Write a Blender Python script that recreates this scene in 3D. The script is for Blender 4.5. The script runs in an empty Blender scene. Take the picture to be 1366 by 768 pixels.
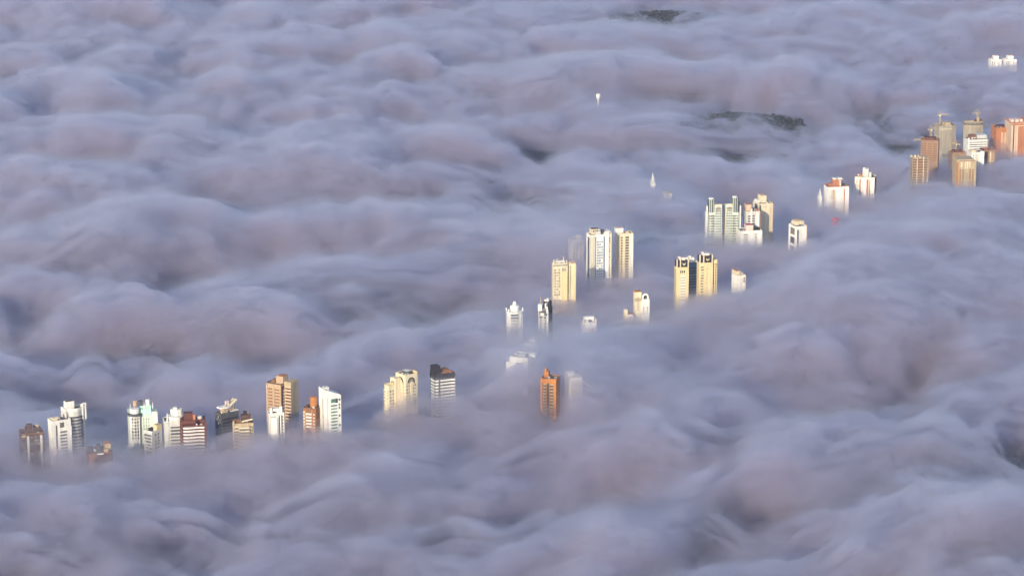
import bpy, bmesh, math, random
import numpy as np
from mathutils import Vector, Matrix
R = math.radians
scene = bpy.context.scene
COL = scene.collection

# ------------------------------------------------------------------ camera
F_PX = 4067.0
PITCH = R(14.0)
CAM_H = 800.0
def project(x, y, z):
    """world -> photograph pixel (1366 wide)"""
    dz = z - CAM_H
    fw = y*math.cos(PITCH) - dz*math.sin(PITCH)
    up = y*math.sin(PITCH) + dz*math.cos(PITCH)
    return 683 + F_PX*x/fw, 384 - F_PX*up/fw
def ground(px, py, z=0.0):
    """pixel -> world point on the level z, and metres per pixel there"""
    u = (px-683)/F_PX; v = -(py-384)/F_PX
    dx = u
    dy = math.cos(PITCH) + v*math.sin(PITCH)
    dz = -math.sin(PITCH) + v*math.cos(PITCH)
    t = (z-CAM_H)/dz
    return t*dx, t*dy, t/F_PX
cam_d = bpy.data.cameras.new('camera')
cam = bpy.data.objects.new('camera', cam_d); COL.objects.link(cam)
cam.location = (0, 0, CAM_H)
cam.rotation_euler = (R(90)-PITCH, 0, 0)
cam_d.sensor_width = 36.0
cam_d.lens = 36.0*F_PX/1366.0
cam_d.clip_start = 1.0
cam_d.clip_end = 60000.0
scene.camera = cam

# ------------------------------------------------------------------ light
SUN_AZ = R(22.0)      # to the left of straight behind the camera
SUN_EL = R(18.0)
w = bpy.data.worlds.new('World'); scene.world = w; w.use_nodes = True
nt = w.node_tree
bg = nt.nodes['Background']
sky = nt.nodes.new('ShaderNodeTexSky'); sky.sky_type = 'NISHITA'; sky.sun_disc = False
sky.sun_elevation = SUN_EL
to_sun = Vector((-math.sin(SUN_AZ)*math.cos(SUN_EL), -math.cos(SUN_AZ)*math.cos(SUN_EL), math.sin(SUN_EL)))
sky.sun_rotation = math.atan2(to_sun.x, to_sun.y)
sky.altitude = 900
nt.links.new(sky.outputs[0], bg.inputs[0])
bg.inputs[1].default_value = 0.135
sl = bpy.data.lights.new('sun', 'SUN'); so = bpy.data.objects.new('sun', sl); COL.objects.link(so)
sl.energy = 3.6; sl.angle = R(0.5); sl.color = (1.0, 0.86, 0.62)
so.rotation_euler = to_sun.to_track_quat('Z', 'Y').to_euler()
so.location = (-800, -1000, 1500)
scene.view_settings.view_transform = 'Standard'
scene.view_settings.look = 'None'
scene.view_settings.exposure = 0.80
scene.view_settings.gamma = 1.0
scene.cycles.use_denoising = True
scene.cycles.max_bounces = 8
scene.cycles.volume_bounces = 7
scene.cycles.diffuse_bounces = 3
scene.cycles.use_adaptive_sampling = True
scene.cycles.adaptive_threshold = 0.045

# ------------------------------------------------------------------ noise
def _hash(ix, iy, seed):
    h = (ix.astype(np.int64)*374761393 + iy.astype(np.int64)*668265263 + seed*1274126177) & 0xffffffff
    h = ((h ^ (h >> 13))*1274126177) & 0xffffffff
    h = h ^ (h >> 16)
    return (h & 0xffff)/65535.0*2*np.pi
def noise2(x, y, seed=0):
    ix = np.floor(x); iy = np.floor(y); fx = x-ix; fy = y-iy
    ux = fx*fx*fx*(fx*(fx*6-15)+10); uy = fy*fy*fy*(fy*(fy*6-15)+10)
    def g(dx, dy):
        a = _hash(ix+dx, iy+dy, seed)
        return np.cos(a)*(fx-dx) + np.sin(a)*(fy-dy)
    a = g(0, 0); b = g(1, 0); c = g(0, 1); d = g(1, 1)
    return ((a*(1-ux)+b*ux)*(1-uy) + (c*(1-ux)+d*ux)*uy)*1.5
def fbm(x, y, seed, octs=4, gain=0.5, lac=2.03):
    s = 0; a = 1; t = 0
    for k in range(octs):
        s = s + a*noise2(x, y, seed+k*17); t += a
        x = x*lac+13.7; y = y*lac-7.1; a *= gain
    return s/t
def billow(x, y, seed, octs=4, gain=0.5, lac=2.1):
    s = 0; a = 1; t = 0
    for k in range(octs):
        n = noise2(x, y, seed+k*31)
        s = s + a*(np.sqrt(n*n+0.006)*2-0.55); t += a
        x = x*lac+5.3; y = y*lac+9.1; a *= gain
    return s/t
# ------------------------------------------------------------------ materials
def paint(name, col, var=0.16, rough=0.8, streak=True):
    """weathered paint, render, concrete or brick: blotches and rain streaks of its own"""
    m = bpy.data.materials.new(name); m.use_nodes = True
    t = m.node_tree; b = t.nodes['Principled BSDF']
    b.inputs['Roughness'].default_value = rough
    b.inputs['Specular IOR Level'].default_value = 0.25
    tc = t.nodes.new('ShaderNodeTexCoord'); mp = t.nodes.new('ShaderNodeMapping')
    mp.inputs['Scale'].default_value = (0.35, 0.35, 0.05 if streak else 0.35)
    n = t.nodes.new('ShaderNodeTexNoise'); n.inputs['Scale'].default_value = 1.0
    n.inputs['Detail'].default_value = 5; n.inputs['Roughness'].default_value = 0.6
    r = t.nodes.new('ShaderNodeValToRGB')
    r.color_ramp.elements[0].position = 0.30; r.color_ramp.elements[1].position = 0.68
    lo = tuple(c*(1-var*2.0)*k for c, k in zip(col, (1.0, 0.97, 0.92)))
    r.color_ramp.elements[0].color = (*lo, 1)
    r.color_ramp.elements[1].color = (*[min(1, c*(1+var*0.25)) for c in col], 1)
    t.links.new(tc.outputs['Object'], mp.inputs[0]); t.links.new(mp.outputs[0], n.inputs[0])
    t.links.new(n.outputs[0], r.inputs[0]); t.links.new(r.outputs[0], b.inputs['Base Color'])
    return m
def glass(name, col, light=(0.30, 0.28, 0.25), share=0.25, rough=0.12):
    """window glass: each pane drawn darker or paler by what hangs behind it"""
    m = bpy.data.materials.new(name); m.use_nodes = True
    t = m.node_tree; b = t.nodes['Principled BSDF']
    b.inputs['Roughness'].default_value = rough
    oi = t.nodes.new('ShaderNodeObjectInfo'); r = t.nodes.new('ShaderNodeValToRGB')
    r.color_ramp.elements[0].position = 1-share-0.35; r.color_ramp.elements[1].position = 1.0
    r.color_ramp.elements[0].color = (*col, 1); r.color_ramp.elements[1].color = (*light, 1)
    t.links.new(oi.outputs['Random'], r.inputs[0]); t.links.new(r.outputs[0], b.inputs['Base Color'])
    return m
M = {
 'white':   paint('white paint', (.70, .685, .64), .13),
 'bright':  paint('fresh white paint', (.71, .70, .665), .12),
 'grey':    paint('pale grey paint', (.52, .52, .51), .12),
 'cream':   paint('cream paint', (.64, .56, .40), .12),
 'yellow':  paint('pale yellow paint', (.64, .52, .29), .12),
 'beige':   paint('beige paint', (.44, .32, .22), .12),
 'peach':   paint('peach paint', (.57, .42, .31), .10),
 'pink':    paint('pinkish paint', (.62, .50, .46), .10),
 'tan':     paint('tan render', (.40, .32, .21), .14),
 'mint':    paint('mint paint', (.42, .68, .58), .08),
 'palegreen': paint('pale green paint', (.56, .62, .55), .10),
 'orange':  paint('orange brick', (.40, .165, .045), .12, streak=False),
 'redbrick': paint('red brick', (.115, .040, .030), .12, streak=False),
 'brown':   paint('brown render', (.21, .10, .045), .12),
 'rust':    paint('rust red paint', (.40, .165, .08), .12),
 'darkbrown': paint('dark brown render and shade', (.10, .055, .040), .2),
 'concrete': paint('raw concrete', (.33, .29, .235), .18),
 'rawbrick': paint('raw hollow brick', (.29, .185, .12), .2),
 'darkgrey': paint('dark grey cladding and shade', (.085, .085, .095), .2),
 'black':   paint('black cladding', (.030, .025, .026), .2),
 'roof':    paint('tarred roof', (.16, .14, .13), .25, streak=False),
 'redroof': paint('red tiles', (.40, .09, .13), .15, streak=False),
 'steel':   paint('yellow steel', (.42, .33, .18), .1),
 'metal':   paint('grey steel', (.35, .35, .36), .1),
 'plant':   paint('roof garden leaves', (.035, .045, .02), .3, streak=False),
 'glass':   glass('dark window glass', (.022, .026, .032)),
 'shade':   glass('balcony glass and shade', (.035, .030, .028), (.12, .10, .08), .2),  # dark tone carries the shade of balcony recesses as well as glass
 'blue':    glass('blue window glass', (.10, .16, .24), (.20, .26, .32), .2),
 'green':   glass('green window glass', (.05, .12, .10), (.12, .25, .20), .3),
 'greenclad': paint('dark green glazing', (.085, .12, .10), .15, rough=.35),
}

# ------------------------------------------------------------------ mesh pieces
def mesh_from(name, V, Fc, mat):
    me = bpy.data.meshes.new(name); me.from_pydata(V, [], Fc); me.update()
    me.materials.append(M[mat] if isinstance(mat, str) else mat)
    return me
def box(x0, x1, y0, y1, z0, z1, mat, name='part'):
    V = [(x0,y0,z0),(x1,y0,z0),(x1,y1,z0),(x0,y1,z0),(x0,y0,z1),(x1,y0,z1),(x1,y1,z1),(x0,y1,z1)]
    return mesh_from(name, V, [(3,2,1,0),(4,5,6,7),(0,1,5,4),(1,2,6,5),(2,3,7,6),(3,0,4,7)], mat)
def prism(P, z0, z1, mat, name='part'):
    """P counter-clockwise outline; z1 a number or one height per corner"""
    n = len(P); zt = [z1]*n if not isinstance(z1, (list, tuple)) else z1
    V = [(x,y,z0) for x,y in P] + [(x,y,z) for (x,y),z in zip(P, zt)]
    Fc = [tuple(range(n))[::-1], tuple(range(n, 2*n))] + [(i,(i+1)%n,n+(i+1)%n,n+i) for i in range(n)]
    return mesh_from(name, V, Fc, mat)
def ring(P, t, z0, z1, mat, name='part'):
    """a wall of thickness t standing on the inside of outline P"""
    n = len(P); cx = sum(p[0] for p in P)/n; cy = sum(p[1] for p in P)/n
    Q = []
    for i in range(n):
        a, b, c = Vector(P[i-1]), Vector(P[i]), Vector(P[(i+1)%n])
        d1 = (b-a).normalized(); d2 = (c-b).normalized()
        n1 = Vector((-d1.y, d1.x)); n2 = Vector((-d2.y, d2.x)); s = (n1+n2)
        s = s/max(.3, s.length_squared)*2
        Q.append((b.x+s.x*t, b.y+s.y*t))
    V = [(x,y,z0) for x,y in P]+[(x,y,z1) for x,y in P]+[(x,y,z0) for x,y in Q]+[(x,y,z1) for x,y in Q]
    Fc = []
    for i in range(n):
        j = (i+1)%n
        Fc += [(i,j,n+j,n+i), (2*n+j,2*n+i,3*n+i,3*n+j), (n+i,n+j,3*n+j,3*n+i), (j,i,2*n+i,2*n+j)]
    return mesh_from(name, V, Fc, mat)
def circle(cx, cy, rx, ry=None, n=20, a0=0, a1=360):
    ry = ry or rx
    k = n if a1-a0 >= 360 else n+1
    return [(cx+rx*math.cos(R(a0+(a1-a0)*i/n)), cy+ry*math.sin(R(a0+(a1-a0)*i/n))) for i in range(k)]
def lathe(cx, cy, prof, mat, n=20, name='part'):
    V = []; Fc = []
    for r, z in prof:
        V += [(cx+r*math.cos(2*math.pi*i/n), cy+r*math.sin(2*math.pi*i/n), z) for i in range(n)]
    for k in range(len(prof)-1):
        for i in range(n):
            j = (i+1)%n; Fc.append((k*n+i, k*n+j, (k+1)*n+j, (k+1)*n+i))
    Fc.append(tuple(range(n))[::-1]); Fc.append(tuple(range((len(prof)-1)*n, len(prof)*n)))
    return mesh_from(name, V, Fc, mat)
def beam(a, b, t, mat, name='part'):
    a = Vector(a); b = Vector(b); d = (b-a).normalized()
    s = d.cross(Vector((0,0,1))) if abs(d.z) < .9 else d.cross(Vector((1,0,0)))
    s.normalize(); u = s.cross(d); s *= t/2; u *= t/2
    V = [tuple(p+q) for p in (a, b) for q in (-s-u, s-u, s+u, -s+u)]
    return mesh_from(name, V, [(0,1,2,3),(7,6,5,4),(4,5,1,0),(5,6,2,1),(6,7,3,2),(7,4,0,3)], mat)
def wire(pts, t, mat, name):
    """several bars joined into one trussed piece"""
    V = []; Fc = []
    for a, b in pts:
        me = beam(a, b, t, mat); k = len(V)
        V += [tuple(v.co) for v in me.vertices]; Fc += [tuple(k+i for i in p.vertices) for p in me.polygons]
        bpy.data.meshes.remove(me)
    return mesh_from(name, V, Fc, mat)

GZ = -33.0
FLOOR = 3.0
TOWERS = []
def put(name, me, parent, loc=(0,0,0), rot=None):
    me.name = name
    o = bpy.data.objects.new(name, me); COL.objects.link(o); o.parent = parent
    o.location = loc
    if rot is not None: o.rotation_euler = (0, 0, rot)
    return o
class Tower:
    """a building placed by where it stands on the ground plan: left and right edge, roof edge and fog line as seen in the photograph"""
    def __init__(s, name, label, x0, x1, ytop, yfog, yaw=20, side=.3, cat='tower', group=None, fog=0.0, veil=0.0, hollow=0.0, clear=False):
        gx, gy, mp = ground((x0+x1)/2, yfog)
        A = (x1-x0)*mp; f = R(yaw); sn = abs(math.sin(f))
        s.W = (1-side)*A/math.cos(f)
        s.D = side*A/sn if sn > .05 else side*A
        s.D = min(max(s.D, 7.0), 34.0)
        s.mp = mp; s.dep = math.atan2(CAM_H, math.hypot(gx, gy))
        back = (s.W*sn + s.D*math.cos(f))/2
        s.X = gx*(1+back/gy); s.Y = gy+back
        s.yfog = yfog; s.yaw = f
        s.H = s.z(ytop)
        o = bpy.data.objects.new(name, None); COL.objects.link(o)
        o.location = (s.X, s.Y, GZ); o.rotation_euler = (0, 0, f)
        o['label'] = label; o['category'] = cat
        if group: o['group'] = group
        s.o = o; s.n = max(2, int(math.ceil((s.H+GZ+14)/FLOOR)))
        s.x0, s.x1 = -s.W/2, s.W/2; s.y0, s.y1 = -s.D/2, s.D/2
        TOWERS.append(dict(x=gx, y=gy, r=max(A, 34)*.75, fog=fog, veil=veil, hollow=hollow, X=s.X, Y=s.Y, clear=clear))
    def z(s, py, w=0.0):
        """height above the ground of photograph row py, w the share of the depth it stands back"""
        return (s.yfog-py)*s.mp/math.cos(s.dep) - GZ - w*s.D*math.tan(s.dep)
    def px(s, n): return n*s.mp
    def add(s, name, me, parent=None, loc=(0,0,0)): return put(name, me, parent or s.o, loc)
    def rect(s, ex=0.0): return [(s.x0-ex,s.y0-ex),(s.x1+ex,s.y0-ex),(s.x1+ex,s.y1+ex),(s.x0-ex,s.y1+ex)]
    def body(s, mat, P=None, top=None, name='wall'):
        top = top or s.H
        w = s.add(name, prism(P or s.rect(), 0, top, mat)); return w
    def roof(s, w, P, z, mat, h=1.0, t=.35, floor='roof'):
        """parapet on the wall's top with the tarred roof inside it"""
        put('parapet', ring(P, t, z+.002, z+h, mat), w)
        n = len(P); cx = sum(p[0] for p in P)/n; cy = sum(p[1] for p in P)/n
        Q = [(cx+(x-cx)*.9, cy+(y-cy)*.9) for x, y in P]
        put('roof', prism(Q, z+.003, z+.12, floor), w)
        rn = random.Random(int(abs(z)*1000)+n); xs = [x for x, y in Q]; ys = [y for x, y in Q]
        def spot(): return (min(xs)+(max(xs)-min(xs))*(.08+.84*rn.random()), min(ys)+(max(ys)-min(ys))*(.05+.5*rn.random()))
        for k in range(3):
            x, y = spot(); a, b, c = .4+rn.random()*.7, .4+rn.random()*.6, .8+rn.random()*1.1
            s.add('roof_vent', box(x-a, x+a, y-b, y+b, z+.1, z+.1+c, rn.choice(['grey','metal','darkgrey','white'])))
        x, y = spot(); s.add('antenna', lathe(x, y, [(.16, z+.1), (.08, z+4+3*rn.random())], 'metal', 5))
    def frame(s, face):
        """origin at the left end of a face as one looks at it, u along it, v outward"""
        if face == 'F': return Vector((s.x0, s.y0, 0)), Vector((1,0,0)), Vector((0,-1,0)), s.W
        if face == 'L': return Vector((s.x0, s.y1, 0)), Vector((0,-1,0)), Vector((-1,0,0)), s.D
        if face == 'R': return Vector((s.x1, s.y0, 0)), Vector((0,1,0)), Vector((1,0,0)), s.D
    def fbox(s, face, u0, u1, v0, v1, z0, z1, mat, fr=None):
        O, U, V_, L = fr or s.frame(face)
        c = [O+U*u+V_*v for u, v in ((u0,v1),(u1,v1),(u1,v0),(u0,v0))]
        return prism([(p.x, p.y) for p in c], z0, z1, mat)
    def windows(s, face, us, w=1.3, h=1.5, mat='glass', top=2.2, n=None, step=FLOOR, name='window', fr=None, H=None, v=.06, skip=0.0, sill=None):
        """one pane per storey in each column u (a share of the face)"""
        if w < 2.2: w *= 1.3; h *= 1.2
        fr = fr or s.frame(face); L = fr[3]; H = H or s.H
        n = n or s.n; rnd = random.Random(len(TOWERS)*7+int(us[0]*100))
        n = min(n, max(1, 96//len(us)))
        me = None
        for u in us:
            me = s.fbox(face, u*L-w/2, u*L+w/2, -.12, v, 0, h, mat, fr)
            for k in range(n):
                if rnd.random() < skip: continue
                s.add(name, me, loc=(0,0,H-top-h-k*step))
    def bands(s, face, u0, u1, mat='white', dark='shade', depth=1.1, ph=1.15, top=3.0, n=None, step=FLOOR, fr=None, H=None, wave=0, bulge=0.0, recess=True):
        """a balcony per storey with a window strip behind it, its dark colour carrying the recess shade"""
        fr = fr or s.frame(face); O, U, V_, L = fr; H = H or s.H; n = min(n or s.n, 60)
        a, b = u0*L, u1*L
        K = 1 if not (wave or bulge) else 14
        pts = []
        for i in range(K+1):
            q = i/K; d = depth + bulge*math.sin(math.pi*q) + (wave*math.sin(2*math.pi*q*1.0) if wave else 0)
            pts.append(O+U*(a+(b-a)*q)+V_*d)
        pts += [O+U*b+V_*-.05, O+U*a+V_*-.05]
        bal = prism([(p.x,p.y) for p in pts], 0, ph, mat)
        sh = s.fbox(face, a+.25, b-.25, -.1, .05, 0, step-ph-.05, dark, fr)
        for k in range(n):
            zb = H-top-k*step
            s.add('balcony', bal, loc=(0,0,zb-ph))
            if recess and k: s.add('balcony_window', sh, loc=(0,0,zb+.02))
    def strip(s, face, u0, u1, mat, z0, z1, v=.25, name='pilaster', fr=None):
        L = (fr or s.frame(face))[3]
        return s.add(name, s.fbox(face, u0*L, u1*L, -.2, v, z0, z1, mat, fr))
    def arch(s, face, uc, w, t, zs, mat, v=.12, name='arch'):
        """a half-round moulding with its springing at zs"""
        O, U, V_, L = s.frame(face); N = 14; V = []; Fc = []
        for i in range(N+1):
            a = math.pi*i/N
            for r in (w/2, w/2-t):
                for vv in (-.1, v):
                    p = O+U*(uc*L-math.cos(a)*r)+V_*vv; V.append((p.x, p.y, zs+math.sin(a)*r*1.15))
        for i in range(N):
            k = i*4; m = k+4
            Fc += [(k+1,m+1,m+3,k+3), (k,k+2,m+2,m), (k,m,m+1,k+1), (k+2,k+3,m+3,m+2)]
        Fc += [(0,1,3,2), (N*4, N*4+2, N*4+3, N*4+1)]
        return s.add(name, mesh_from(name, V, Fc, mat))
    def block(s, name, u0, u1, w0, w1, z0, z1, mat, parent=None, cap=None):
        """a roof-top block: u across the front, w from front to back, both as shares"""
        X0, X1 = s.x0+u0*s.W, s.x0+u1*s.W; Y0, Y1 = s.y0+w0*s.D, s.y0+w1*s.D
        b = s.add(name, box(X0, X1, Y0, Y1, z0, z1, mat), parent)
        if cap:
            put('roof', box(X0+.2, X1-.2, Y0+.2, Y1-.2, z1+.002, z1+.25, cap), b)
        return b
    def tank(s, u, w, r, z0, z1, mat, name='water_tank', n=16):
        return s.add(name, lathe(s.x0+u*s.W, s.y0+w*s.D, [(r, z0), (r, z1-.3), (r*.8, z1)], mat, n))
    def mast(s, u, w, z0, z1, mat='metal', t=.35, name='antenna'):
        x, y = s.x0+u*s.W, s.y0+w*s.D
        return s.add(name, lathe(x, y, [(t, z0), (t*.5, z1)], mat, 6))
def cols(a, b, n): return [a+(b-a)*(i+.5)/n for i in range(n)]
# ------------------------------------------------------------------ the lower left cluster
t = Tower('apartment_tower', 'dim brown tower with dark roof blocks, sunk deep in fog beside the white slab tower', 25, 61, 580, 603, 18, .2, veil=24)
w = t.body('darkbrown'); t.roof(w, t.rect(), t.H, 'brown')
t.block('penthouse', .25, .9, .3, .8, t.H+.2, t.H+4.5, 'darkbrown'); t.block('stair_head', .3, .55, .4, .7, t.H+4.5, t.H+7, 'darkbrown')
t.tank(.78, .5, 1.8, t.H+4.5, t.H+6.5, 'tan')
for u in (.28, .86): t.strip('F', u-.05, u+.05, 'grey', 0, t.H-1.5, .5)
t.windows('F', (.1, .45, .62, .74), 1.6, 1.4, n=8); t.strip('F', 0, .18, 'tan', t.H-2.2, t.H-.6, .3, 'ledge')

t = Tower('slab_tower', 'bright white slab tower with blank left end and striped balconies at the far left', 65, 96, 563, 601, 30, .27)
w = t.body('bright'); t.roof(w, t.rect(), t.H, 'bright', .8)
t.block('roof_block', .1, .5, .3, .8, t.H+.2, t.H+2.2, 'cream')
t.strip('F', .17, .26, 'shade', 0, t.H-3.5, .06, 'window_strip')
t.windows('F', (.52,), 4.2, 4.6, 'shade', 1.6, 1, name='loggia')
t.bands('F', .40, .80, 'bright', depth=.9, ph=1.2, top=8.2)
t.strip('F', .80, 1.0, 'bright', 0, t.H-5.5, 1.3, 'pier')
t.windows('L', (.86,), .5, 1.2, 'shade', 3)

t = Tower('apartment_tower', 'grey tower with a rounded dark front and white roof cube, behind the white slab tower', 83, 116, 550, 596, 34, .28, hollow=6)
P = [(t.x0,t.y1),(t.x0,t.y0+2)]+[(t.x0+(t.W)*(.12+.76*i/8), t.y0+2-3.6*math.sin(math.pi*i/8)) for i in range(9)]+[(t.x1,t.y0+2),(t.x1,t.y1)]
w = t.body('grey', P)
t.bands('F', .14, .86, 'darkgrey', depth=.2, ph=1.0, top=5.0, bulge=3.0)  # dark grey balconies carry the shade of this front in their colour
put('fascia', ring(P, .5, t.H+.002, t.H+2.6, 'white'), w); put('roof', prism([(x*.9,y*.9) for x,y in P], t.H+.003, t.H+.4, 'roof'), w)
t.block('penthouse', .12, .52, .35, .85, t.H+.5, t.H+8.2, 'bright', cap='roof')
for u0, u1 in ((.80,.85),(.96,1.01)): t.strip('F', u0, u1, 'white', t.H-9, t.H+5, .8, 'portal_post')
t.strip('F', .80, 1.01, 'white', t.H+5.002, t.H+6.2, .8, 'portal_beam')
t.strip('L', .35, .75, 'brown', 0, t.H-3, .1, 'brown_shade_panel'); t.strip('L', .76, 1.0, 'white', 0, t.H-1, .4)
t.windows('F', (.05,), 1.2, 1.6, 'glass', 4)

t = Tower('apartment_tower', 'dark brown rooftop with a gabled block and tan box, just clear of the fog', 113, 152, 606, 618, 15, .2, fog=11, veil=8)
w = t.body('darkbrown'); t.roof(w, t.rect(), t.H, 'brown', .9)
t.strip('F', .02, .26, 'brown', 0, t.H+1.0, .8, 'brick_bay')
P = [t.x0+.36*t.W, t.x0+.66*t.W]
g = mesh_from('gable', [(P[0],-3,t.H),(P[1],-3,t.H),(P[1],4,t.H),(P[0],4,t.H),(P[0]+1.0,-2,t.H+5),(P[1]-2,-2,t.H+5.5),(P[1]-2,3,t.H+5.5),(P[0]+1.0,3,t.H+5)], [(3,2,1,0),(4,5,6,7),(0,1,5,4),(1,2,6,5),(2,3,7,6),(3,0,4,7)], 'darkgrey')
t.add('roof_block', g); t.strip('F', .36, .64, 'white', t.H-.6, t.H+.5, .9, 'ledge')
t.block('penthouse', .74, .97, .3, .8, t.H+.2, t.H+6.5, 'tan', cap='rust'); t.block('stair_head', .68, .84, .1, .4, t.H+.2, t.H+3, 'beige')
t.windows('F', (.32, .5, .7, .9), 2.4, 1.5, 'shade', 2.4); t.mast(.1, .5, t.H+.2, t.H+5, 'black', .6, 'chimney'); t.mast(.22, .5, t.H+.2, t.H+4, 'black', .6, 'chimney')

t = Tower('apartment_tower', 'mint green and white tower with a round ringed corner and cluttered roof', 170, 212, 551, 586, 12, .12, hollow=4, fog=4)
w = t.body('palegreen', top=t.H)
r = t.W*.20; cx, cy = t.x0+r*1.0, t.y0+.4
b = t.add('round_bay', lathe(cx, cy, [(r, 0), (r, t.H-2)], 'grey', 24))
t.add('ring_balcony', lathe(cx, cy, [(r+1.4, t.H-2), (r+1.4, t.H-.2), (r+.2, t.H-.1)], 'darkgrey', 24))
t.add('bay_drum', lathe(cx, cy, [(r*.85, t.H), (r*.85, t.H+4.2), (r*.7, t.H+4.3)], 'bright', 24))
for a in (-118, -90, -62):
    for k in range(7):
        me = box(-.75, .75, -.12, .12, 0, 1.7, 'glass'); o = put('window', me, t.o, (cx+(r+.02)*math.cos(R(a)), cy+(r+.02)*math.sin(R(a)), t.H-5.4-k*3), R(a+90))
for a in (-135, -45): t.add('pilaster', lathe(cx+r*math.cos(R(a)), cy+r*math.sin(R(a)), [(.6, 0), (.6, t.H-2.2)], 'white', 8))
t.strip('F', .42, .78, 'mint', t.H-2.8, t.H+3.2, .5, 'mint_fascia')
for u in cols(.43, .78, 4): t.strip('F', u-.03, u+.03, 'palegreen', 0, t.H-3, .45)
t.bands('F', .45, .76, 'palegreen', 'green', .12, 1.2, 4.4, n=12)
t.strip('F', .82, 1.0, 'white', 0, t.H-.5, 1.2, 'white_slab')
t.block('penthouse', .42, .80, .3, .8, t.H+.2, t.H+4.6, 'mint')
t.tank(.25, .45, 1.9, t.H+4.3, t.H+9.5, 'beige'); t.tank(.70, .45, 2.1, t.H+4.6, t.H+9.8, 'bright'); t.block('roof_block', .38, .52, .4, .7, t.H+4.6, t.H+8.6, 'darkgrey')
for u in (.07, .56, .86): t.mast(u, .3, t.H+.2, t.H+7.5, 'white', .5)

t = Tower('apartment_block', 'low grey tower with a planted terrace and yellow roof box, under the mint green tower', 193, 216, 577, 592, -35, .5, cat='building', fog=6)
w = t.body('grey'); t.roof(w, t.rect(), t.H, 'white', 1.1)
t.block('penthouse', .55, 1.0, .5, 1.0, t.H+.2, t.H+5.2, 'yellow', cap='tan')
t.block('roof_garden', .1, .45, .2, .7, t.H+.2, t.H+1.9, 'plant'); t.block('water_box', .3, .5, .1, .3, t.H+.2, t.H+1.6, 'darkbrown')
t.windows('F', cols(.05, .95, 4), 1.5, 1.6, 'glass', 2.2); t.windows('R', cols(.2, .8, 2), 1.5, 1.6, 'glass', 2.2)

t = Tower('apartment_tower', 'pale grey tower with a round stepped white penthouse, left of the red brown one', 217, 248, 563, 590, 12, .15, veil=2, fog=6)
w = t.body('grey'); t.roof(w, t.rect(), t.H, 'grey', .8)
cx, cy = t.x0+.58*t.W, 0
t.add('round_tier', lathe(cx, cy, [(7.2, t.H+.15), (7.2, t.H+3.8), (6.6, t.H+3.9)], 'white', 24))
t.add('penthouse', prism(circle(cx+1.5, cy+1, 5.6, 4.4, 8), t.H+3.9, t.H+9.5, 'white')); t.block('stair_head', .5, .66, .4, .6, t.H+9.5, t.H+11.5, 'white')
t.mast(.16, .15, t.H, t.H+7.5, 'bright', .8, 'pillar')
t.bands('F', .28, .95, 'grey', 'glass', .7, 1.2, 3.2); t.strip('F', 0, .2, 'grey', 0, t.H-.8, .8, 'pier')

t = Tower('apartment_tower', 'red brown tower fronted by wavy white balconies', 239, 277, 561, 594, 8, .1, hollow=8, fog=6)
w = t.body('redbrick', top=t.H-6.0)
t.strip('F', -.01, .1, 'redbrick', 0, t.H, 1.6, 'pier'); t.strip('F', .93, 1.01, 'redbrick', 0, t.H-2, 1.6, 'pier')
t.strip('F', .10, .58, 'redbrick', t.H-3.2, t.H-.003, 1.5, 'beam'); t.add('parapet', ring(t.rect(), .5, t.H-6, t.H-4.6, 'redbrick'))
t.block('back_wall', .02, .98, .35, .98, t.H-6, t.H-1.5, 'redbrick')
t.block('penthouse', .16, .50, .35, .75, t.H-1.5, t.H+4.5, 'redbrick'); t.block('chimney', .50, .60, .3, .45, t.H-1.4, t.H+3.6, 'rust')
t.tank(.76, .6, 2.6, t.H-1.5, t.H+.6, 'pink'); t.block('roof_garden', .15, .42, .05, .25, t.H-6, t.H-4.4, 'plant')
t.block('water_box', .60, .66, .02, .1, t.H-6, t.H-3.6, 'bright'); t.block('water_box', .76, .86, .02, .1, t.H-6, t.H-4.2, 'cream')
t.bands('F', .11, .92, 'bright', 'redbrick', 1.3, 1.35, 6.2, wave=.8)

t = Tower('apartment_tower', 'dark fronted tower with thin white roof decks and a raised curved canopy', 288, 319, 553, 582, 40, .3, hollow=6)
w = t.body('darkgrey'); t.roof(w, t.rect(), t.H, 'darkgrey', .7)  # shade on the front is put into the dark grey wall colour
t.bands('F', .05, .95, 'darkgrey', 'black', .5, 1.1, 3.2); t.windows('L', cols(.2,.8,3), 1.4, 1.5, 'glass', 2.5)
t.block('deck', .55, 1.0, 0, .9, t.H+.8, t.H+1.5, 'white')
t.block('penthouse', .2, .8, .25, .75, t.H+.2, t.H+4.6, 'beige')
P = [(t.x0+t.W*(.02+.7*i/8), t.y0+2.2*(1-math.sin(math.pi*i/8))) for i in range(9)]+[(t.x0+.72*t.W, t.y1-2),(t.x0+.02*t.W, t.y1-2)]
t.add('canopy_deck', prism(P, t.H+4.6, t.H+5.9, 'bright'))
t.block('stair_head', .42, .6, .4, .6, t.H+5.9, t.H+10.2, 'pink'); t.mast(.1, .2, t.H, t.H+2.4, 'white', .5); t.mast(.34, .3, t.H+5.9, t.H+8, 'tan', .5)
g = [(t.x0+t.W*.62, -2, t.H+5.9), (t.x0+t.W*.98, -2, t.H+10.5)]
t.add('canopy', beam(g[0], g[1], 1.6, 'cream')); t.add('canopy', beam((g[0][0],2,t.H+5.9), (g[1][0],2,t.H+10.5), 1.2, 'cream')); t.mast(.95, .5, t.H+1.5, t.H+10, 'tan', .4)

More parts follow.
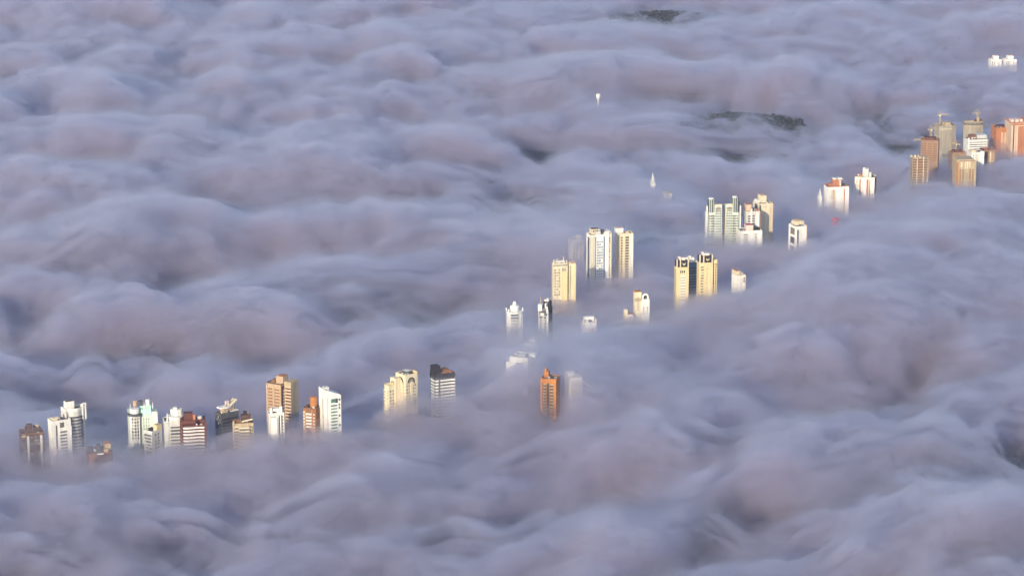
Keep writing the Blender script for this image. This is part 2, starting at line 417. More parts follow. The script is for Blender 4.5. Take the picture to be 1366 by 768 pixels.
t = Tower('apartment_tower', 'tan banded tower with a dark penthouse and a tilted pale beam on its roof', 310, 339, 565, 596, 10, .1, hollow=6)
w = t.body('tan'); t.roof(w, t.rect(), t.H, 'darkbrown', 1.0)
t.strip('F', -.01, .05, 'beige', 0, t.H+3, 1.2, 'pier')
t.bands('F', .06, .26, 'cream', 'shade', .7, 1.15, 2.6); t.bands('F', .31, .80, 'cream', 'shade', 1.3, 1.25, 3.6, bulge=.6)
t.strip('F', .88, 1.0, 'tan', 0, t.H-.5, 1.0, 'pier'); t.windows('F', (.84,), 1.0, 1.8, 'shade', 2.5)
t.windows('F', (.94,), 1.2, 1.2, 'shade', 3, v=1.05)
t.block('penthouse', .42, .9, .3, .85, t.H+.2, t.H+6.4, 'darkbrown'); t.block('stair_head', .55, .72, .5, .8, t.H+6.4, t.H+9.2, 'black'); t.block('roof_block', .05, .4, .2, .6, t.H+.2, t.H+2.6, 'brown')
t.add('roof_beam', beam((t.x0+.42*t.W, t.y0-.3, t.H+1.7), (t.x0+.98*t.W, t.y0-.3, t.H+3.6), 1.0, 'cream')); t.mast(.8, .5, t.H+6.4, t.H+8.5, 'tan', .4)

t = Tower('apartment_tower', 'tall pinkish beige tower, right half in brown shade, behind the white stepped tower', 357, 389, 514, 572, -30, .36, hollow=8)
t.body('beige')
t.strip('F', .0, .08, 'beige', 0, t.H-.5, .7); t.strip('F', .42, .52, 'beige', 0, t.H-.5, .7); t.strip('F', .9, 1.0, 'beige', 0, t.H-.5, .7)
t.bands('F', .09, .41, 'beige', 'brown', .4, 1.5, 2.6); t.bands('F', .53, .89, 'beige', 'brown', .4, 1.6, 2.6)
t.strip('R', .02, .98, 'darkbrown', 0, t.H-1, .1, 'brown_shade_panel')  # shaded right face painted as a dark brown sheet
t.windows('R', (.25,), 1.9, 1.4, 'cream', 5, 9, v=.2, name='window_panel'); t.windows('R', (.55,), 1.9, 1.4, 'cream', 14, 6, v=.2, name='window_panel')
put('parapet', ring(t.rect(), .4, t.H+.002, t.H+1, 'darkbrown'), t.o)
t.block('penthouse', .52, 1.0, .2, .75, t.H, t.H+7.2, 'beige', cap='rust'); t.block('roof_block', .15, .4, .3, .7, t.H, t.H+2.5, 'brown')
X0 = t.x1+.002; wing = t.add('wing', box(X0, X0+7.5, t.y1-11, t.y1+1, 0, t.H+2.5, 'tan'))
fr = (Vector((X0, t.y1-11, 0)), Vector((1,0,0)), Vector((0,-1,0)), 7.5)
t.bands('F', .15, 1.0, 'peach', 'darkbrown', .6, 1.4, 4, fr=fr, H=t.H+2.5)

t = Tower('apartment_tower', 'white stepped tower with roof cubes, in front of the pinkish beige tower', 357, 380, 553, 592, 14, .14)
t.body('grey'); W, D = t.W, t.D
t.add('front_slab', box(t.x0+.08*W, t.x0+.50*W, t.y0-4.0, t.y0-.002, 0, t.H-2.0, 'bright'))
t.add('side_slab', box(t.x0+.50*W+.003, t.x0+.62*W, t.y0-2.2, t.y0-.002, 0, t.H-1, 'white'))
for u in (.68, .84): t.strip('F', u-.03, u+.04, 'darkgrey', 0, t.H-1.5, .08, 'window_strip')
t.windows('F', (.92,), 1.0, 1.2, 'glass', 2); t.strip('F', .72, .80, 'white', 0, t.H, .7); t.strip('F', .95, 1.0, 'bright', 0, t.H+.5, .7)
put('parapet', ring(t.rect(), .4, t.H+.002, t.H+1, 'white'), t.o)
t.block('penthouse', .32, .72, .3, .8, t.H+.1, t.H+4.4, 'white'); t.block('roof_cube', .1, .24, .15, .4, t.H+.1, t.H+5.6, 'bright'); t.block('roof_cube', .74, .9, .15, .4, t.H+.1, t.H+6.4, 'bright')
t.block('roof_block', .3, .44, .05, .2, t.H+.1, t.H+2.2, 'darkgrey')

t = Tower('apartment_tower', 'narrow rust brown tower with a round orange water tank, left of the slanted roof tower', 405, 428, 546, 587, -16, .22, hollow=8, fog=3)
w = t.body('brown'); t.roof(w, t.rect(), t.H, 'brown', .8)
t.tank(.62, .6, 3.2, t.H+.2, t.H+9.4, 'orange', n=20)
t.windows('F', (.1,), 1.0, 1.7, 'cream', 2.4, v=.35, name='window_panel')
t.windows('F', (.45,), 5.2, 1.5, 'white', 4.0, 5, v=.6, name='white_bay'); t.windows('F', (.84,), 1.1, 1.1, 'cream', 4.5, v=.2, name='window_panel')
t.strip('F', .33, .58, 'darkbrown', 0, t.H-20, .1, 'recess'); t.strip('F', .18, .26, 'rust', 0, t.H-.6, .5); t.strip('F', .66, .74, 'rust', 0, t.H-.6, .5)
t.block('roof_block', .1, .35, .2, .6, t.H+.2, t.H+1.8, 'darkbrown')

t = Tower('apartment_tower', 'bright white tower with a slanted roof line and green glazed balconies', 426, 456, 528, 588, 27, .30, hollow=9, fog=5)
P = t.rect(); zl, zr = t.H+5.5, t.H-1.0
t.add('wall', prism(P, 0, [zl, zr, zr, zl], 'bright'))
t.block('roof_block', .12, .4, .35, .75, t.H+2.2, t.H+6.3, 'grey')
t.strip('L', .62, .72, 'shade', 0, t.H-4, .06, 'window_strip'); t.strip('F', .12, .20, 'grey', 0, t.H-2, .1, 'groove')
t.windows('F', (.55,), 5.4, 3.6, 'green', 4.0, 1, name='loggia'); t.bands('F', .36, .78, 'bright', 'green', .9, 1.35, 8.0)
t.windows('F', (.74,), 1.4, 3.6, 'shade', 3.8, 1)
for k in (0, 1.6, 2.6, 5, 8, 11): t.windows('F', (.9,), 1.2, 1.6, 'shade', 4.2+k*3, 1)

t = Tower('apartment_tower', 'cream tower with three arched crowns and square windows', 528, 557, 502, 557, 40, .47, hollow=9, fog=21)
w = t.body('cream'); t.roof(w, t.rect(), t.H, 'cream', .9)
t.block('penthouse', .35, .8, .3, .75, t.H+.15, t.H+2.6, 'darkgrey', cap='white'); t.block('wall_end', .96, 1.03, .0, .5, 0, t.H+2.4, 'yellow')
for f, w_ in (('L', t.D), ('F', t.W)):
    t.arch(f, .5, w_*.62, 1.7, t.H-7.0, 'shade'); 
    if f == 'F': t.arch(f, .5, w_*.34, .9, t.H-7.4, 'shade')
    t.strip(f, .5-.31, .5-.31+.05, 'shade', t.H-9, t.H-7.002, .1, 'arch_foot'); t.strip(f, .5+.26, .5+.31, 'shade', t.H-9, t.H-7.002, .1, 'arch_foot')
t.windows('L', (.16, .84), 1.2, 1.3, 'glass', 10); t.windows('F', (.15, .33, .70, .86), 1.2, 1.3, 'glass', 9.5, n=18)
t.strip('L', .36, .64, 'cream', 0, t.H-5.2, .35, 'bay'); t.strip('F', .42, .60, 'cream', 0, t.H-6, .35, 'bay')
L2 = Vector((t.x0, t.y1, 0))
fr = (Vector((t.x0-6.2, t.y1, 0)), Vector((0,-1,0)), Vector((-1,0,0)), t.D*.5)
m1 = t.add('middle_wing', box(t.x0-6.2, t.x0-.003, t.y1-t.D*.55, t.y1, 0, t.H-2.5, 'cream'))
sv = t.frame
t.frame = lambda f, fr=fr: fr
t.arch('L', .5, 4.6, .9, t.H-8.2, 'shade'); t.frame = sv
m2 = t.add('low_wing', prism([(t.x0-6.203, t.y1+.5), (t.x0-13, t.y1+.5), (t.x0-14.2, t.y1-3), (t.x0-13, t.y1-6.5), (t.x0-6.203, t.y1-6.5)], 0, t.H-9, 'cream'))
put('parapet', ring([(t.x0-6.203, t.y1+.5), (t.x0-13, t.y1+.5), (t.x0-14.2, t.y1-3), (t.x0-13, t.y1-6.5), (t.x0-6.203, t.y1-6.5)], .4, t.H-8.998, t.H-8.0, 'yellow'), m2)
fr = (Vector((t.x0-13.4, t.y1, 0)), Vector((0,-1,0)), Vector((-1,0,0)), 6.4)
t.bands('L', .0, .95, 'cream', 'shade', .8, 1.6, 3.4, fr=fr, H=t.H-9, bulge=.5)
fr = (Vector((t.x0-13, t.y1-6.5, 0)), Vector((1,0,0)), Vector((0,-1,0)), 6.8)
t.windows('F', (.3, .75), 1.3, 1.3, 'glass', 4.5, fr=fr, H=t.H-9)

t = Tower('apartment_tower', 'black topped tower ringed by white balconies, right of the arched cream tower', 574, 607, 505, 545, 22, .2, hollow=10, fog=4)
t.body('darkgrey')
P = [(t.x0+.30*t.W,t.y0+.3),(t.x1-3,t.y0-1.0),(t.x1,t.y0+1.5),(t.x1,t.y1),(t.x0+.3*t.W,t.y1)]
t.add('cap', prism([(t.x0-.3,t.y0-.3),(t.x1+.3,t.y0-.8),(t.x1+.3,t.y1+.3),(t.x0-.3,t.y1+.3)], t.H+.002, t.H+3.8, 'black'))
t.block('stair_tower', -.02, .34, .2, .9, t.H+3.8, t.H+11.0, 'black')
arc = [(t.x0+t.W*(.40+.56*i/10), t.H+3.802+3.4*math.sin(math.pi*i/10)) for i in range(11)]
V = [(x, yy, z) for yy in (t.y0+1.2, t.y1-1.5) for x, z in arc]
t.add('curved_roof', mesh_from('c', V, [tuple(range(11))[::-1], tuple(range(11,22))]+[(i,i+1,12+i,11+i) for i in range(10)]+[(10,0,11,21)], 'brown'))
t.bands('F', .27, 1.0, 'bright', 'shade', 1.3, 1.5, 1.8, bulge=-.9); t.bands('L', .1, .95, 'bright', 'shade', .8, 1.5, 1.8)
t.bands('F', .02, .18, 'bright', 'shade', .8, 1.5, 1.8)

# ------------------------------------------------------------------ the drowned middle
t = Tower('apartment_tower', 'ghostly white tower seen through fog, left of the orange brick tower', 680, 714, 479, 526, -22, .3, veil=44)
w = t.body('white'); t.roof(w, t.rect(), t.H, 'white')
t.add('wing', box(t.x0-4.5, t.x0-.003, t.y0+2, t.y1, 0, t.H-5, 'white')); t.bands('F', .35, .75, 'white', 'shade', .8, 1.4, 3); t.block('roof_block', .3, .7, .3, .7, t.H+.15, t.H+1.8, 'grey')
t.windows('R', cols(.1,.9,3), 1.5, 1.6, 'glass', 3); t.block('roof_block', .85, 1.2, .5, .8, t.H-.5, t.H+2.5, 'white')

t = Tower('apartment_tower', 'orange brick tower with a dark central slot and tall roof block', 721, 747, 507, 548, -14, .2, hollow=4, fog=3, clear=True)
w = t.body('orange'); t.roof(w, t.rect(), t.H, 'orange', .9)
t.strip('F', .40, .56, 'darkbrown', 0, t.H-3.4, .06, 'slot'); t.strip('F', .0, .13, 'orange', 0, t.H+1.6, .9, 'pier'); t.strip('F', .84, 1.0, 'orange', 0, t.H+1.2, .9, 'pier')
t.strip('F', .13, .84, 'orange', t.H-2.6, t.H-.003, .85, 'beam')
t.bands('F', .15, .39, 'tan', 'darkbrown', .7, 1.0, 4.2); t.bands('F', .57, .82, 'tan', 'darkbrown', .7, 1.0, 4.2)
t.windows('R', (.5,), 1.2, 1.4, 'darkbrown', 3.4)
t.block('penthouse', .12, .42, .35, .75, t.H+.2, t.H+6.2, 'orange'); t.block('stair_head', .16, .28, .4, .65, t.H+6.2, t.H+9, 'orange'); t.mast(.6, .3, t.H+.2, t.H+2.6, 'black', .7, 'chimney')

t = Tower('apartment_tower', 'faint pale tower dissolving in fog, right of the orange brick tower', 753, 776, 505, 538, 20, .3, veil=85)
w = t.body('white'); t.roof(w, t.rect(), t.H, 'white')
t.block('penthouse', .0, .5, .3, .8, t.H+.15, t.H+4.4, 'white'); t.block('roof_block', .55, .95, .3, .7, t.H+.15, t.H+2.2, 'grey'); t.windows('F', cols(.1,.9,3), 1.5, 1.5, 'glass', 3)

t = Tower('round_tower', 'round white tower capped by stacked drums and a small dome', 675, 698, 418, 446, 0, .5, veil=12, fog=-4)
r = t.W*.95; zt = t.z(418)
t.add('wall', lathe(0, 0, [(r, 0), (r, zt), (r-.5, zt+.02)], 'white', 32))
t.add('ring_ledge', lathe(0, 0, [(r+.4, zt+.05), (r+.5, zt+1.6), (r-.6, zt+1.6)], 'bright', 32)); 
t.add('drum', lathe(0, 0, [(r*.56, zt+1.6), (r*.56, zt+6.6), (r*.50, zt+7.4), (r*.3, zt+7.6)], 'bright', 28))
t.add('dome', lathe(0, 0, [(r*.24, zt+7.6), (r*.24, zt+9.6), (r*.20, zt+10.8), (r*.08, zt+11.6)], 'bright', 20))
for a in (175, 225, 5): t.add('post', lathe(r*math.cos(R(a)), r*math.sin(R(a)), [(.7, zt+1.6), (.6, zt+5)], 'bright', 8))
for k in range(9):
    P = circle(0, 0, r+.5, r+.5, 10, 240, 300)+circle(0, 0, r-.2, r-.2, 10, 240, 300)[::-1]
    t.add('balcony', prism(P, zt-3-k*3, zt-1.8-k*3, 'grey')); 
    P = circle(0, 0, r+.06, r+.06, 10, 242, 298)+circle(0, 0, r-.2, r-.2, 10, 242, 298)[::-1]
    t.add('window_band', prism(P, zt-1.75-k*3, zt-.1-k*3, 'glass'))
for a in (205, 225, 315, 335): t.add('pilaster', lathe(r*math.cos(R(a)), r*math.sin(R(a)), [(.6, 0), (.6, zt-.5)], 'bright', 8))

t = Tower('apartment_tower', 'narrow dark tower with white cubes stacked on its roof, right of the round tower', 718, 737, 413, 440, -20, .3, hollow=5)
w = t.body('grey'); t.roof(w, t.rect(), t.H, 'black', .8)
t.strip('F', .1, .9, 'darkgrey', t.H-7, t.H-.5, .1, 'dark_panel'); t.block('roof_cube', -.02, .38, -.05, .35, t.H-2, t.H+4.8, 'bright'); t.block('roof_cube', .62, .76, .05, .5, t.H+.2, t.H+6, 'bright')
t.block('penthouse', .3, .95, .45, .95, t.H+.2, t.H+6.8, 'black'); t.block('roof_block', .4, .58, .5, .8, t.H+6.8, t.H+8.6, 'bright'); t.block('roof_block', .62, .8, .5, .8, t.H+6.8, t.H+9.6, 'white')
t.mast(.04, .4, t.H, t.H+11.5, 'beige', .6); t.strip('R', .05, .95, 'black', 0, t.H-.3, .08, 'dark_panel')
t.windows('F', (.25, .7), 2.0, 1.5, 'glass', 8); t.block('balcony_box', .25, .6, -.1, .0, t.H-6.5, t.H-4, 'bright'); t.strip('F', .82, .95, 'white', t.H-4, t.H+3, .5, 'portal_post')

t = Tower('apartment_block', 'small white rooftop in a pink frame, poking from fog below the yellowish cream tower', 776, 795, 431, 446, 10, .1, cat='building', fog=-6, veil=5)
w = t.body('pink'); t.strip('F', -.02, .08, 'pink', 0, t.H+4.5, .8, 'frame_post'); t.strip('F', .92, 1.02, 'pink', 0, t.H+4.5, .8, 'frame_post')
t.block('penthouse', .12, .9, .4, .9, t.H+.1, t.H+5.6, 'bright'); t.block('roof_box', .15, .55, -.05, .3, t.H-5, t.H+.8, 'bright'); t.add('dish', lathe(t.x0+.5*t.W, t.y0+1, [(.4, t.H+.8), (2.0, t.H+2.4), (2.1, t.H+2.7)], 'darkgrey', 14))
t.windows('F', (.75,), 2.4, 2.2, 'glass', 2, 4); t.block('side_box', .6, .88, -.05, .2, t.H-6, t.H-1.5, 'bright')

t = Tower('apartment_tower', 'yellowish cream tower with pointed finials, standing alone left of the blue striped tower', 736, 757, 353, 404, 12, .1, hollow=5)
w = t.body('cream'); t.roof(w, t.rect(), t.H, 'cream', .8)
t.windows('F', cols(.05, .5, 3), 1.2, 1.3, 'glass', 5.5, skip=.25); t.windows('F', (.66, .76, .86), .8, 3.4, 'glass', 4.2, 1); t.windows('F', (.7, .82), 1.0, .9, 'glass', 17, 8, skip=.4)
t.strip('F', .55, .98, 'yellow', 0, t.H-8, .5, 'bay'); t.strip('F', 0, 1, 'darkgrey', t.H-1.8, t.H-.8, .15, 'dark_band')
t.block('penthouse', .15, .85, .3, .8, t.H+.15, t.H+3.2, 'grey')
for u, w_, h in ((.04, .06, 5.5), (.3, .5, 5.8), (.75, .4, 7.4), (.95, .2, 4.8)): t.mast(u, w_, t.H, t.H+h, 'cream', .8, 'finial')
wg = t.add('wing', box(t.x1+.003, t.x1+9.5, t.y0+3, t.y1+4, 0, t.H-1.2, 'cream')); put('parapet', ring([(t.x1+.003,t.y0+3),(t.x1+9.5,t.y0+3),(t.x1+9.5,t.y1+4),(t.x1+.003,t.y1+4)], .4, t.H-1.198, t.H-.2, 'peach'), wg)
fr = (Vector((t.x1, t.y0+3, 0)), Vector((1,0,0)), Vector((0,-1,0)), 9.5)
t.windows('F', (.12, .42), .8, 1.2, 'glass', 3.5, fr=fr, H=t.H); t.strip('F', .22, .32, 'yellow', 0, t.H-3, .6, fr=fr); t.strip('F', .8, 1.0, 'yellow', 0, t.H-1.4, .5, fr=fr); t.block('roof_box', 1.1, 1.3, .4, .7, t.H-1.2, t.H+1.5, 'beige')

t = Tower('apartment_tower', 'tallest white tower with pale blue vertical stripes and a square penthouse', 782, 815, 315, 376, 16, .16, hollow=6, veil=2, fog=-7)
w = t.body('white'); t.roof(w, t.rect(), t.H, 'white', .8)
t.strip('L', .3, .7, 'darkgrey', 0, t.H-3, .1, 'window_strip'); t.windows('L', (.85,), 1.0, 1.5, 'blue', 3)
for u in (.0, .10): t.strip('F', u, u+.06, 'cream', 0, t.H-1, .9)
for u in (.20, .62): t.strip('F', u, u+.07, 'blue', 0, t.H-1.5, .07, 'glass_strip')
t.windows('F', cols(.30, .60, 3), 1.3, 1.5, 'blue', 3.4, n=22, skip=.1); t.windows('F', (.92,), 1.2, 1.5, 'glass', 3); t.strip('F', .73, .86, 'bright', 0, t.H+3.5, 1.2, 'pier'); t.strip('F', .95, 1.0, 'cream', 0, t.H+2.4, 1.0)
t.block('penthouse', .12, .50, .35, .9, t.H+.15, t.H+5.8, 'cream', cap='roof'); t.block('roof_block', .26, .5, .1, .34, t.H+.15, t.H+4.0, 'grey'); t.block('roof_block', .60, .74, .3, .6, t.H+.15, t.H+4.6, 'darkgrey'); t.block('rear_block', .72, 1.0, .2, .8, t.H+.15, t.H+3.4, 'white')
t.windows('F', cols(.15,.45,3), 1.4, 2.0, 'glass', -5.0, 1, fr=(Vector((t.x0, t.y0+.35*t.D, 0)), Vector((1,0,0)), Vector((0,-1,0)), t.W))

t = Tower('apartment_tower', 'cream tower with a bright white roof cube, just right of the blue striped tower', 820, 844, 313, 368, 14, .14, hollow=5, veil=6, fog=21)
w = t.body('cream'); t.roof(w, t.rect(), t.H, 'cream', .8)
t.windows('F', (.26, .56, .66), 1.6, 1.5, 'shade', 3); t.strip('F', .80, 1.0, 'white', 0, t.H, .8, 'pier'); t.strip('F', .38, .48, 'cream', 0, t.H, .6); t.strip('F', .0, .14, 'tan', 0, t.H-.5, .4)
t.block('penthouse', -.05, .45, .45, 1.0, t.H+.15, t.H+5.6, 'bright', cap='peach'); t.block('roof_block', .55, .78, .3, .6, t.H+.15, t.H+1.8, 'peach')

t = Tower('apartment_tower', 'barely visible pale tower lost in fog, left of the blue striped tower', 758, 778, 321, 346, 15, .2, veil=62, fog=-4)
w = t.body('white'); t.roof(w, t.rect(), t.H, 'white'); t.block('penthouse', .5, .9, .3, .7, t.H+.15, t.H+4, 'white'); t.windows('F', cols(.1,.9,3), 1.5, 1.5, 'glass', 3)

t = Tower('apartment_tower', 'small white twin block tower with a brown stripe and curved roof loop', 845, 855, 390, 426, 10, .1, fog=-14)
t.body('cream'); t.strip('F', .0, 1.0, 'tan', t.H-9.6, t.H-6.4, .15, 'brown_stripe'); t.block('roof_cap', .02, .98, .02, .98, t.H+.002, t.H+.7, 'orange')
fr = (Vector((t.x1, t.y0-.6, 0)), Vector((1,0,0)), Vector((0,-1,0)), t.W*1.18); hh = t.z(400)
t.add('right_block', box(t.x1+.003, t.x1+t.W*1.2, t.y0-.6, t.y1, 0, hh, 'bright')); t.windows('F', (.25, .75), .9, 1.2, 'shade', 8, 3, fr=fr, H=hh); t.windows('F', (.5,), .9, 1.2, 'shade', 6, 5)
sv = t.frame; t.frame = lambda f, fr=(Vector((t.x1+.6, t.y0+2, 0)), Vector((1,0,0)), Vector((0,-1,0)), 7.2): fr
t.arch('F', .5, 6.8, 1.5, hh+2.4, 'bright', 2.0, 'roof_loop'); t.strip('F', 0.02, .22, 'bright', hh+.002, hh+2.4, 2.0, 'loop_foot'); t.strip('F', .78, .98, 'bright', hh+.002, hh+2.4, 2.0, 'loop_foot'); t.frame = sv
t.block('roof_block', 1.3, 1.9, .5, .7, hh+.002, hh+2.6, 'darkgrey')

t = Tower('apartment_block', 'slim pale pillar and low faint roof left of the twin block tower', 831, 844, 420, 430, 8, .1, cat='building', fog=-3, veil=7)
t.body('pink'); t.block('pillar', .0, .40, .0, .5, t.H-8, t.z(413), 'cream'); t.block('roof', .42, 1.0, .1, .9, t.H+.002, t.H+.5, 'rust'); t.windows('F', (.7,), 1.4, 1.4, 'glass', 2, 4)

GRP = 'yellow twin towers with dark crowns'
def crown_tower(label, x0, x1, ytop, yfog, panel):
    t = Tower('apartment_tower', label, x0, x1, ytop, yfog, 12, .12, group=GRP, hollow=6, fog=-4)
    t.body('yellow'); W, D = t.W, t.D
    t.block('crown', .04, .96, .04, .96, t.H+.002, t.H+7.0, 'black')
    for u in (0, .28, .9): t.strip('F', u, u+.08, 'cream', t.H-1, t.H+9.2, .5, 'crown_post')
    t.add('crown_sign', mesh_from('v', [(t.x0+.5*W,t.y0+.04*D-.12,t.H+5),(t.x0+.62*W,t.y0+.04*D-.12,t.H+3),(t.x0+.74*W,t.y0+.04*D-.12,t.H+5),(t.x0+.74*W,t.y0+.04*D-.12,t.H+3.6),(t.x0+.62*W,t.y0+.04*D-.12,t.H+1.6),(t.x0+.5*W,t.y0+.04*D-.12,t.H+3.6)], [(0,5,4,1),(1,4,3,2)], 'cream'))
    t.block('penthouse', .3, .75, .3, .8, t.H+7.002, t.H+9.4, 'white'); t.block('roof_block', .2, .4, .3, .6, t.H+9.402, t.H+11, 'pink'); t.mast(.85, .5, t.H+7, t.H+10, 'white', .5)
    if panel:
        t.bands('F', .32, .74, 'white', 'tan', .4, 1.7, 9.0); t.windows('F', (.35, .5, .65), 1.0, 2.2, 'shade', 3.6, 1); t.windows('L', cols(.2,.8,3), .9, 1.3, 'shade', 3)
        t.strip('F', .32, .74, 'bright', 0, t.z(401), .9, 'podium')
    else:
        t.windows('F', (.18, .28), 1.1, 1.3, 'glass', 4, skip=.1); t.windows('F', (.52, .60), .8, 1.1, 'tan', 6, skip=.1); t.strip('F', .72, .82, 'cream', 0, t.H-.5, .7)
        t.add('wing', box(t.x1+.003, t.x1+5.5, t.y0+3, t.y1, 0, t.H+2, 'yellow'))
        fr = (Vector((t.x1, t.y0+3, 0)), Vector((1,0,0)), Vector((0,-1,0)), 5.5); t.windows('F', (.3, .75), 1.0, 1.6, 'shade', 4, fr=fr, H=t.H+2)
crown_tower('yellow tower with a dark crown and a white balcony panel down its front', 899, 918, 357, 406, True)
crown_tower('yellow tower with a dark crown and two columns of small windows', 929, 950, 351, 403, False)

t = Tower('apartment_tower', 'dark blue glazed tower with a cluttered white roof, wedged behind the yellow twin towers', 911, 931, 352, 396, 14, .14)
t.body('blue'); t.roof(t.o, t.rect(), t.H, 'darkgrey', .8); t.bands('F', .05, .95, 'darkgrey', 'blue', .4, 1.2, 4.5, n=10)
t.block('penthouse', .12, .62, .3, .9, t.H+.15, t.H+5.0, 'white'); t.block('roof_block', .3, .5, .4, .7, t.H+5.002, t.H+7.2, 'bright'); t.block('roof_block', .55, .7, .2, .4, t.H+.15, t.H+6.2, 'bright'); t.tank(.2, .3, 1.4, t.H+5.0, t.H+6.6, 'pink'); t.block('roof_block', .75, .95, .1, .6, t.H+.15, t.H+2.4, 'white')

t = Tower('apartment_tower', 'short plain white tower with a stepped roof, right of the yellow twin towers', 976, 994, 368, 391, 24, .40, fog=-5)
w = t.body('bright'); t.roof(w, t.rect(), t.H, 'peach', .7); t.block('upper_wall', .0, .45, .2, 1.0, t.H+.1, t.H+4.4, 'cream', cap='rust'); t.block('roof_block', .55, .85, .4, .8, t.H+.1, t.H+2.4, 'white')
t.strip('F', .50, .56, 'grey', 0, t.H-3, .08, 'groove'); t.windows('F', (.8,), 1.2, 1.8, 'shade', 2.4, 2); t.strip('F', .9, 1.0, 'peach', 0, t.H-1, .4)

# ------------------------------------------------------------------ the pale green pair and its neighbours
GRP = 'pale green twin towers with dark cylinders'
def green_tower(label, x0, x1, yc, yl, flip, yfog=322):
    t = Tower('apartment_tower', label, x0, x1, 284, yfog, 10, .08, group=GRP, hollow=5)
    W = t.W; m = (lambda a: 1-a) if flip else (lambda a: a)
    def rng(a, b): return (m(b), m(a)) if flip else (a, b)
    ze = t.z(yl); a, b = rng(.0, .52)
    t.block('wall', a, b, 0, 1, 0, t.H, 'palegreen'); a, b = rng(.53, 1.0)
    l = t.block('emblem_wing', a, b, -.04, .9, 0, ze, 'palegreen')
    put('arched_top', prism([(t.x0+a*W, t.y0-.04*t.D), (t.x0+b*W, t.y0-.04*t.D), (t.x0+b*W, t.y0+3), (t.x0+a*W, t.y0+3)], ze+.002, ze+1.4, 'cream'), l)
    cx = t.x0+m(.34)*W; zc = t.z(yc)
    t.add('cylinder', lathe(cx, t.y0+4.4, [(4.3, t.H+.002), (4.3, zc-.4), (3.6, zc)], 'greenclad', 24)); 
    for a_ in (235, 265, 300): t.add('cylinder_rib', lathe(cx+4.3*math.cos(R(a_)), t.y0+4.4+4.3*math.sin(R(a_)), [(.45, t.H+.01), (.45, zc+.4)], 'grey', 6))
    t.add('cylinder_cap', lathe(cx, t.y0+4.6, [(3.0, zc+.01), (3.0, zc+1.3)], 'white', 18))
    a, b = rng(-.02, .06); t.block('edge_pier', a, b, -.05, .3, 0, t.z(275), 'white'); a, b = rng(.07, .13); t.block('dark_slot', a, b, -.01, .2, 0, t.z(270), 'darkgrey'); a, b = rng(.99, 1.04); t.block('tan_edge', a, b, .05, .6, 0, ze-4, 'tan')  # includes a narrow tan block along the outer edge of the wing
    ex = t.x0+m(.77)*W; N = 18
    V = [(ex+2.3*math.cos(2*math.pi*i/N), t.y0-.04*t.D-.15, ze-3.6+2.3*math.sin(2*math.pi*i/N)) for i in range(N)]+[(ex+2.3*math.cos(2*math.pi*i/N), t.y0-.04*t.D+.3, ze-3.6+2.3*math.sin(2*math.pi*i/N)) for i in range(N)]
    t.add('emblem', mesh_from('e', V, [tuple(range(N)), tuple(range(N,2*N))[::-1]]+[(i,N+i,N+(i+1)%N,(i+1)%N) for i in range(N)], 'tan'))
    t.windows('F', tuple(m(u) for u in (.2, .32)), 1.2, 1.3, 'glass', 3.4); t.windows('F', (m(.45),), 2.6, 1.9, 'shade', 3.2)
    t.windows('F', tuple(m(u) for u in (.63, .76, .9)), 1.1, 1.2, 'glass', 6.8+t.H-ze-4, v=1.1, H=t.H, n=18)
green_tower('pale green tower with its dark cylinder on the left', 940, 962, 267, 275, False, 323)
green_tower('pale green tower with its dark cylinder on the right', 965, 987, 265, 274, True, 320)

t = Tower('apartment_tower', 'cream tower with a square penthouse, tallest on the right of the pale green pair', 1004, 1030, 273, 310, 20, .28, hollow=6)
w = t.body('cream'); t.roof(w, t.rect(), t.H, 'cream', .8)
t.block('penthouse', .30, .68, .35, .9, t.H+.15, t.H+8.6, 'cream', cap='peach'); t.block('roof_block', .05, .26, .4, .9, t.H+.15, t.H+3.5, 'white'); t.windows('F', (.85,), 1.0, 1.2, 'tan', 5); t.strip('F', .93, 1.0, 'peach', 0, t.H, .4); t.windows('F', (.3, .42, .5), 1.0, .8, 'tan', 3, 1)
t.strip('F', .0, .12, 'darkgrey', t.H-9, t.H-1, .12, 'dark_slot'); t.strip('L', .3, .7, 'darkgrey', t.H-9, t.H-1, .12, 'dark_slot')

t = Tower('apartment_tower', 'grey banded tower with a white spine and peach roof block, beside the pale green pair', 991, 1013, 283, 318, 12, .16, fog=-2)
w = t.body('grey'); t.roof(w, t.rect(), t.H, 'peach', .7); t.bands('F', .08, .62, 'grey', 'shade', .6, 1.5, 2.8, n=12); t.strip('F', .29, .40, 'bright', 0, t.z(279), 1.4, 'spine'); t.strip('F', .68, .92, 'bright', 0, t.H-.3, 1.2, 'pier'); t.strip('F', .93, 1.02, 'rust', 0, t.H-1, .3)
t.block('penthouse', .05, .42, .3, .85, t.H+.15, t.H+7.6, 'peach', cap='rust'); t.block('roof_block', .75, .95, .3, .7, t.H+.1, t.H+1.6, 'rust')

t = Tower('apartment_tower', 'low bright white tower with a pinkish penthouse, in front of the grey and white one', 983, 1016, 309, 325, 10, .1, fog=-5)
w = t.body('bright'); t.roof(w, t.rect(), t.H, 'bright', .7); t.block('penthouse', .30, .62, .2, .8, t.H+.1, t.H+6.4, 'pink', cap='redroof'); t.windows('F', (.2, .3), 1.6, 1.3, 'shade', 3.2); t.windows('F', (.72,), 1.2, 1.3, 'shade', 3.2)
t.strip('F', .36, .62, 'bright', 0, t.H-1.2, 1.0, 'bay'); t.block('roof_garden', .68, .95, .3, .8, t.H+.1, t.H+1.8, 'plant'); t.strip('F', .0, .1, 'white', 0, t.H+.7, .5, 'pier')

